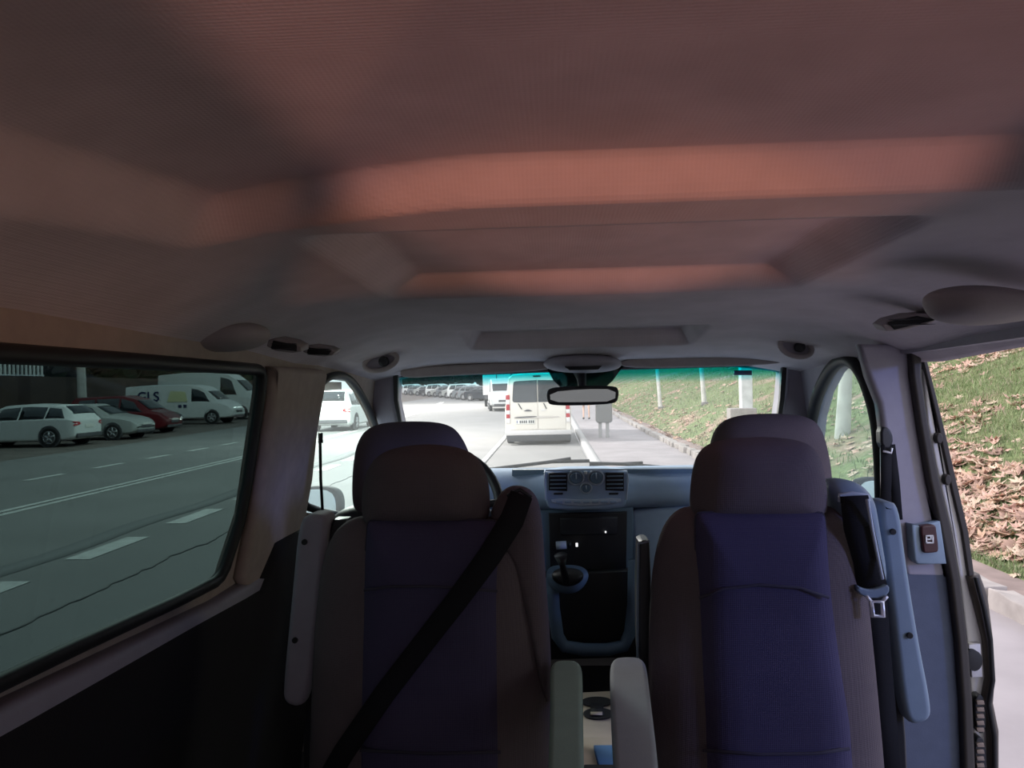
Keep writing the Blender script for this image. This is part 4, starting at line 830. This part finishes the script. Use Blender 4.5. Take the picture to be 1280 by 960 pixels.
npl = vq('number_plate', [(-.66, .62), (-.10, .62), (-.10, .76), (-.66, .76)], PLATE, .015, .03, .002, n=0)
for k, x in enumerate((-.64, -.55, -.49, -.43, -.37, -.28, -.22, -.16)):
    vq('plate_mark', [(x, .65), (x+(.02 if k == 0 else .035), .65), (x+(.02 if k == 0 else .035), .73), (x, .73)], mat('plate_blue', (.02, .05, .25), .5) if k == 0 else DK, .006, .036, .001, npl, 0)
vq('door_handle', [(-.42, 1.0), (-.40, 1.03), (-.30, 1.06), (-.20, 1.03), (-.16, 1.0)], BUMP, .02, .035, .005)
vq('badge', [(-.02+.10, 1.0), (.10, 1.06), (.22, 1.07), (.24, 1.02)], CL, .01, .03, .003)
vq('brake_light', [(-.12, 2.03), (.10, 2.03), (.10, 2.07), (-.12, 2.07)], mat('dark_lens', (.08, .01, .015), .3), .02, .03, .003, n=0)
bm = B(); slab(bm, [vp(x, -.16, z) for x, z in [(-.98, .29), (.98, .29), (.99, .42), (.0, .44), (-.99, .42)]], (0, .25, 0), r=.03); obj('bumper', bm, mat('cream_bumper', (.70, .68, .68), .5), t)
bm = B(); slab(bm, [vp(x, -.13, z) for x, z in [(-.93, .10), (.93, .10), (.96, .30), (-.96, .30)]], (0, .25, 0), r=.03); obj('underside', bm, mat('underbody_shade', (.06, .06, .065), .8), t)  # dark slab stands for the shadow and mud flaps under the bumper
for sg in (-1, 1):
    for yy in (.85, 3.9):
        bm = B(); a = [2*math.pi*k/28 for k in range(28)]
        ring_solid(bm, [[vp(sg*dx, yy+rr*math.cos(q), .34+rr*math.sin(q)) for q in a] for dx, rr in ((.76, .3), (.78, .34), (.96, .34), (.98, .3))]); obj('wheel', bm, TY, t)

# ================================================================== ROADSIDE THINGS
def hit(px, py):
    d = ray(px, py); s_ = 3.0
    while s_ < 200:
        p = O+d*s_
        if p.x > 3.8 and p.z <= bank_z(p.x, p.y): return p
        s_ += .05
    return O+d*60
POLEM = mat('pale_post', (.62, .60, .58), .7, noise_amt=.2, nscale=4)
for (px, py, w, hgt, lab) in ((826, 511, .085, 5.0, 'slim pale post on the grass bank, left of three seen through the windshield'), (881, 506, .085, 5.5, 'slimmest bluish-grey post on the grass bank, middle of three'), ):
    p = hit(px, py); lean = -.06
    P = [p+Vector((lean*k*hgt/5, 0, -.2+k*hgt/5)) for k in range(6)]
    k2 = empty('bank_post', p, 0, lab, 'post')
    bm = B(); tube(bm, P, [w*1.25, w, w, w*.95, w*.9, w*.9], n=10); obj('shaft', bm, POLEM, k2)
    bm = B(); tube(bm, [P[0], p+Vector((0, 0, .10))], w*1.6, n=10); obj('collar', bm, edge_m, k2)
p = hit(933, 524); k2 = empty('concrete_post', p, 0, 'broad white concrete post on the bank under the blue windshield tag', 'post')
bm = B(); box(bm, p+Vector((0, 0, 1.5)), (.30, .30, 3.6)); obj('shaft', bm, mat('white_concrete', (.72, .72, .74), .8, noise_amt=.2, nscale=6), k2, bevel=.03, smooth=False)
bm = B(); box(bm, p+Vector((-.12, 0, .10)), (.7, .45, .40)); obj('footing', bm, edge_m, k2, bevel=.03, smooth=False)
bm = B(); box(bm, p+Vector((-.05, -.152, 1.55)), (.03, .01, .22)); obj('dark_mark', bm, DK, k2, smooth=False)
def tree(name, label, p, h, rad, crown_r, crown_z, crown_m, bark_m, n=500, seed=0, group=None, leafsz=.35, lean=(0, 0)):
    R_ = random.Random(seed); t = empty(name, p, 0, label, 'tree', group); p = Vector(p)
    bm = B(); pts = [p+Vector((lean[0]*k/6+.08*rad*R_.uniform(-1, 1)*k, lean[1]*k/6, -.2+k*h/6)) for k in range(7)]; tube(bm, pts, [rad*1.3, rad*1.05, rad, rad*.9, rad*.8, rad*.6, rad*.4], n=10)
    obj('trunk', bm, bark_m, t)
    bm = B()
    for k in range(6):
        a = R_.uniform(0, 6.28); s0 = pts[4]+(pts[5]-pts[4])*R_.random(); tube(bm, [s0, s0+Vector((math.cos(a)*crown_r*.4, math.sin(a)*crown_r*.4, crown_r*.3)), s0+Vector((math.cos(a)*crown_r*.75, math.sin(a)*crown_r*.75, crown_r*.5))], [rad*.4, rad*.25, rad*.1], n=6)
    obj('branches', bm, bark_m, t)
    bm = B(); c = p+Vector((lean[0], lean[1], crown_z))
    for k in range(n):
        v = Vector((R_.gauss(0, 1), R_.gauss(0, 1), R_.gauss(0, 1))).normalized()*(R_.random()**.4)
        v = Vector((v.x*crown_r, v.y*crown_r, v.z*crown_r*.8)); v *= 1+.3*noise.noise(v*.6)
        q = c+v; s = leafsz*R_.uniform(.6, 1.3); a = Vector((R_.uniform(-1, 1), R_.uniform(-1, 1), R_.uniform(-.6, .6))).normalized(); b = a.orthogonal().normalized()
        vs = [bm.verts.new(q+a*s), bm.verts.new(q+b*s*.6), bm.verts.new(q-a*s), bm.verts.new(q-b*s*.6)]; bm.faces.new(vs)
    obj('foliage', bm, crown_m, t, smooth=False); return t
LEAFD = mat('dark_foliage', (.025, .045, .025), .9, noise_amt=.4, nscale=1); BARK = mat('bark', (.16, .13, .11), .9, noise_amt=.3, nscale=6, bump=.5, bscale=20); PALEB = mat('pale_bark', (.62, .60, .56), .85, noise_amt=.25, nscale=3, bump=.4, bscale=15)
p = hit(1052, 546); tree('bank_tree', 'pale-barked tree on the bank seen through the right front window', p, 7, .11, 2.2, 7.5, LEAFD, PALEB, 300, 5, lean=(.5, 0))
# treeline beyond the bend and behind the wall
for k, px in enumerate((519, 549, 579, 612, 650, 690, 735)):
    Y = 168; p = at(px, 480, Y); tree('far_tree', 'dark tree in the line beyond the bend of the road', (p.x, Y, rise(Y)-.5), 6.5, .3, 4.6 if k < 5 else 6, 5.2, LEAFD, BARK, 1500, 20+k, 'dark trees beyond the bend', leafsz=.9)
WX = -26.5
bm = B(); box(bm, (WX, 50, 1.35), (.35, 90, 2.9)); struct('wall_boundary', bm, mat('dark_brown_wall', (.075, .05, .042), .9, noise_amt=.3, nscale=2, bump=.4, bscale=20), smooth=False)
for k, y0 in enumerate(np.arange(29, 39, 5.0)):
    t = empty('wall_fence_panel', (WX, y0+2.4, 2.8), 0, 'pale railing panel on top of the dark wall behind the parked cars', 'fence', 'railing panels on the wall')
    bm = B(); box(bm, (WX, y0+2.4, 2.86), (.05, 4.8, .06)); box(bm, (WX, y0+2.4, 3.85), (.05, 4.8, .06)); obj('rails', bm, M['panel'], t, smooth=False)
    bm = B()
    for j in range(16): box(bm, (WX, y0+.15+j*.3, 3.35), (.06, .12, 1.05))
    obj('bars', bm, mat('pale_railing', (.7, .72, .72), .6), t, smooth=False)
for k in range(9):
    Y = 26+8*k; tree('wall_tree', 'dark tree crown behind the boundary wall on the left', (-34-(k % 2)*3, Y, 0), 5, .2, 5.4, 6.0, LEAFD, BARK, 1500, 60+k, 'dark trees behind the wall', leafsz=.8)
p = atz(108, 522, 0); p = Vector((-24.8, 39.4, 0)); t = empty('utility_pole', p, 0, 'pale upright pole before the dark wall behind the estate car', 'pole')
bm = B(); tube(bm, [p+Vector((0, 0, -.1)), p+Vector((-.15, 0, 7))], [.24, .2], n=12); obj('shaft', bm, POLEM, t)
bm = B(); tube(bm, [p, p+Vector((0, 0, .35))], .38, n=12); obj('footing', bm, edge_m, t)
# street cabinet on two legs
p = Vector((*atz(755.5, 547, .125).xy, .125)); t = empty('street_cabinet', p, 0, 'grey box on two short legs standing on the sidewalk below the mirror', 'street cabinet')
bm = B(); slab(bm, [p+Vector((x, -.12, z)) for x, z in [(-.20, .46), (.20, .46), (.25, .52), (.24, 1.35), (.20, 1.42), (-.20, 1.42), (-.24, 1.35), (-.25, .52)]], (0, .26, 0), r=.03, both=True); obj('cabinet', bm, mat('cabinet_grey', (.16, .16, .16), .6), t)
for sx in (-.12, .10):
    bm = B(); box(bm, p+Vector((sx, 0, .23)), (.10, .10, .50)); obj('leg', bm, mat('leg_grey', (.30, .30, .30), .5) if sx < 0 else bpy.data.materials['leg_grey'], t, bevel=.01, smooth=False)
# walker, seen from the knees down under the mirror
def person(base, label):
    t = empty('person', base, 0, label, 'person'); b = Vector(base)
    V = [(0, 0, .95), (0, 0, 1.15), (0, 0, 1.40), (0, .0, 1.52), (0, .01, 1.62), (0, .01, 1.72),
         (.10, 0, .90), (.11, -.12, .50), (.12, -.05, .09), (.12, .12, .04),
         (-.10, 0, .90), (-.11, .14, .50), (-.12, .02, .09), (-.12, .20, .04),
         (.19, 0, 1.42), (.25, -.04, 1.15), (.26, .08, .92), (-.19, 0, 1.42), (-.25, .04, 1.15), (-.26, -.04, .92)]
    E = [(0, 1), (1, 2), (2, 3), (3, 4), (4, 5), (0, 6), (6, 7), (7, 8), (8, 9), (0, 10), (10, 11), (11, 12), (12, 13), (2, 14), (14, 15), (15, 16), (2, 17), (17, 18), (18, 19)]
    Rr = [.14, .13, .15, .055, .09, .09, .09, .055, .038, .035, .09, .055, .038, .035, .055, .04, .03, .055, .04, .03]
    me = bpy.data.meshes.new('body'); me.from_pydata(V, E, []); o = bpy.data.objects.new('body', me); COL.objects.link(o); o.parent = t
    sk = o.modifiers.new('k', 'SKIN')
    for i, r in enumerate(Rr): me.skin_vertices[0].data[i].radius = (r, r*.8)
    me.skin_vertices[0].data[0].use_root = True
    ss = o.modifiers.new('s', 'SUBSURF'); ss.levels = 2; ss.render_levels = 2
    me.materials.append(mat('skin', (.62, .40, .31), .6))
    for nm, z0, z1, rx, m_ in (('shirt', 1.0, 1.47, .20, mat('pale_shirt', (.5, .5, .45), .9)), ('shorts', .62, 1.04, .21, mat('light_shorts', (.45, .42, .35), .9))):
        bm = B(); a = [2*math.pi*k/20 for k in range(20)]
        ring_solid(bm, [[b+Vector((w*math.cos(q), w*.72*math.sin(q), z)) for q in a] for z, w in ((z0, rx), (z0+.1, rx*1.0), ((z0+z1)/2, rx*.92), (z1-.06, rx*.98), (z1, rx*.8))]); obj(nm, bm, m_, t)
    bm = B(); bmesh.ops.create_uvsphere(bm, u_segments=16, v_segments=10, radius=.115, matrix=Matrix.Translation(b+Vector((0, -.02, 1.72)))); obj('hair', bm, mat('dark_hair', (.05, .035, .03), .8), t)
    for sx, yy in ((.12, .04), (-.12, .12)):
        bm = B(); bmesh.ops.create_uvsphere(bm, u_segments=16, v_segments=10, radius=.1, matrix=Matrix.Translation(b+Vector((sx, yy, .045))) @ Matrix.Diagonal((.55, 1.35, .5, 1))); obj('shoe', bm, M['blackp'], t)
person((*atz(733, 524, .125+rise(40)).xy, .125+rise(40)), 'bare-legged person in dark shoes walking on the sidewalk, seen under the mirror')

# ================================================================== FALLEN LEAVES AND GRASS
def leaf_bm(size, seed, curl):
    R_ = random.Random(seed); bm = B(); tips = [(0, 1.0), (24, .52), (48, .88), (72, .42), (100, .66), (128, .34), (152, .42), (180, .16)]
    out = [(math.sin(math.radians(a))*r, math.cos(math.radians(a))*r) for a, r in tips]+[(-math.sin(math.radians(a))*r, math.cos(math.radians(a))*r) for a, r in tips[-2:0:-1]]
    def z(x, y): return curl*(x*x+y*y)+.12*abs(x)*(1+.4*R_.random())
    c = bm.verts.new((0, 0, 0)); vs = [bm.verts.new((x*size, y*size, z(x, y)*size)) for x, y in out]
    for i in range(len(vs)): bm.faces.new((c, vs[i], vs[(i+1) % len(vs)]))
    s0 = bm.verts.new((.03*size, -.1*size, 0)); s1 = bm.verts.new((-.03*size, -.1*size, 0)); s2 = bm.verts.new((0, -.75*size, .12*size)); bm.faces.new((s0, s1, s2)); return bm
LM = [mat('leaf_tan', (.62, .41, .29), .7, noise_amt=.3, nscale=20), mat('leaf_rose', (.68, .44, .35), .7, noise_amt=.3, nscale=20), mat('leaf_brown', (.42, .27, .21), .75, noise_amt=.3, nscale=20), mat('leaf_pale', (.66, .50, .38), .7, noise_amt=.3, nscale=20)]
LN = ['tan', 'rose-brown', 'dark brown', 'pale']
src = []
for k in range(8):
    bm = leaf_bm(.12, k, (.15, .35, -.2, .5)[k % 4]); o = obj('fallen_leaf', bm, LM[k % 4], world=False); sm = o.modifiers.new('s', 'SOLIDIFY'); sm.thickness = .0012; src.append(o)
def dens(x, y): return max(.03, .16+.9*noise.noise(Vector((x*.45, y*.45, 9)))+.8*max(0, 1-abs(x-4.7)/1.3))
n = 0; usedl = set()
while n < 300:
    x = 1.6+8*rnd.random()**1.4; y = x*rnd.uniform(1.42, 2.15)
    if x < 3.9 and rnd.random() > .12: continue
    if rnd.random() > dens(x, y): continue
    k = rnd.randrange(8); o = src[k] if k not in usedl else src[k].copy()
    if k in usedl: COL.objects.link(o)
    usedl.add(k)
    zb = (.125 if x < 3.05 else bank_z(x, y)) + (.01 if x < 3.9 else .035)
    sl = 0 if x < 3.9 else -math.atan(.38); s = rnd.uniform(.6, 1.25)
    o.location = (x, y, zb); o.rotation_euler = (rnd.uniform(-.3, .3), sl+rnd.uniform(-.3, .3), rnd.uniform(0, 6.28)); o.scale = (s, s, s)
    tag(o, 'dry %s lobed leaf lying outside the open right door' % LN[k % 4], 'leaf', '%s fallen leaves by the open door' % LN[k % 4]); n += 1
bm = B()
protoL = []
for k in range(4):
    b2 = leaf_bm(.12, 30+k, (.15, .35, -.2, .5)[k]); b2.verts.index_update(); protoL.append(([v.co.copy() for v in b2.verts], [[v.index for v in f.verts] for f in b2.faces])); b2.free()
V = []; Fc = []; MI = []
cnt = 0
while cnt < 4500:
    if cnt < 1200:
        x = 3.9+9*rnd.random()**1.2; y = x*rnd.uniform(1.35, 2.2)
    else:
        x = 3.3+14*rnd.random()**1.3; y = 6+75*rnd.random()**1.3
    if rnd.random() > dens(x, y)*1.0: continue
    k = rnd.randrange(4); s = rnd.uniform(.6, 1.3)*1.0; zb = bank_z(x, y)+.02
    Mx = Matrix.Translation((x, y, zb)) @ Matrix.Rotation(-math.atan(.38) if x > 3.9 else 0, 4, 'Y') @ Matrix.Rotation(rnd.uniform(0, 6.28), 4, 'Z') @ Matrix.Rotation(rnd.uniform(-.35, .35), 4, 'X') @ Matrix.Scale(s, 4)
    base = len(V); V += [Mx @ v for v in protoL[k][0]]; Fc += [[i+base for i in f] for f in protoL[k][1]]; MI += [rnd.choice((0, 1, 1, 2, 3))]*len(protoL[k][1]); cnt += 1
me = bpy.data.meshes.new('leaf_litter'); me.from_pydata([tuple(v) for v in V], [], Fc)
for m_ in LM: me.materials.append(m_)
me.polygons.foreach_set('material_index', MI); o = bpy.data.objects.new('leaf_litter', me); COL.objects.link(o); tag(o, 'brown leaf litter spread over the grass bank', 'leaves', None, 'stuff')
# grass blades
V = []; Fc = []; MI = []
GB = [mat('grass_blade_green', (.17, .23, .10), .8), mat('grass_blade_light', (.27, .33, .16), .8), mat('grass_blade_dry', (.36, .32, .22), .85)]
cnt = 0
while cnt < 52000:
    if cnt < 34000:
        x = 3.75+8*rnd.random()**1.1; y = x*rnd.uniform(1.35, 2.2); hh = .07
    else:
        x = 3.75+12*rnd.random()**1.2; y = 10+45*rnd.random()**1.2; hh = .13
    d_ = .5-.8*noise.noise(Vector((x*.45, y*.45, 9)))-.35*max(0, 1-abs(x-4.9)/1.2)+.2
    if rnd.random() > d_: continue
    z = bank_z(x, y)-.01; a = rnd.uniform(0, 6.28); w = hh*.08; h = hh*rnd.uniform(.5, 1.4); lx = rnd.uniform(-.6, .6)*h; ly = rnd.uniform(-.6, .6)*h
    c, s = math.cos(a)*w, math.sin(a)*w; b = len(V)
    V += [(x-c, y-s, z), (x+c, y+s, z), (x+c*.6+lx*.4, y+s*.6+ly*.4, z+h*.6), (x-c*.6+lx*.4, y-s*.6+ly*.4, z+h*.6), (x+lx, y+ly, z+h)]; Fc += [[b, b+1, b+2, b+3], [b+3, b+2, b+4]]; MI += [rnd.choice((0, 0, 1, 1, 2))]*2; cnt += 1
me = bpy.data.meshes.new('grass'); me.from_pydata(V, [], Fc)
for m_ in GB: me.materials.append(m_)
me.polygons.foreach_set('material_index', MI); o = bpy.data.objects.new('grass', me); COL.objects.link(o); tag(o, 'green and dry grass growing on the bank', 'grass', None, 'stuff')
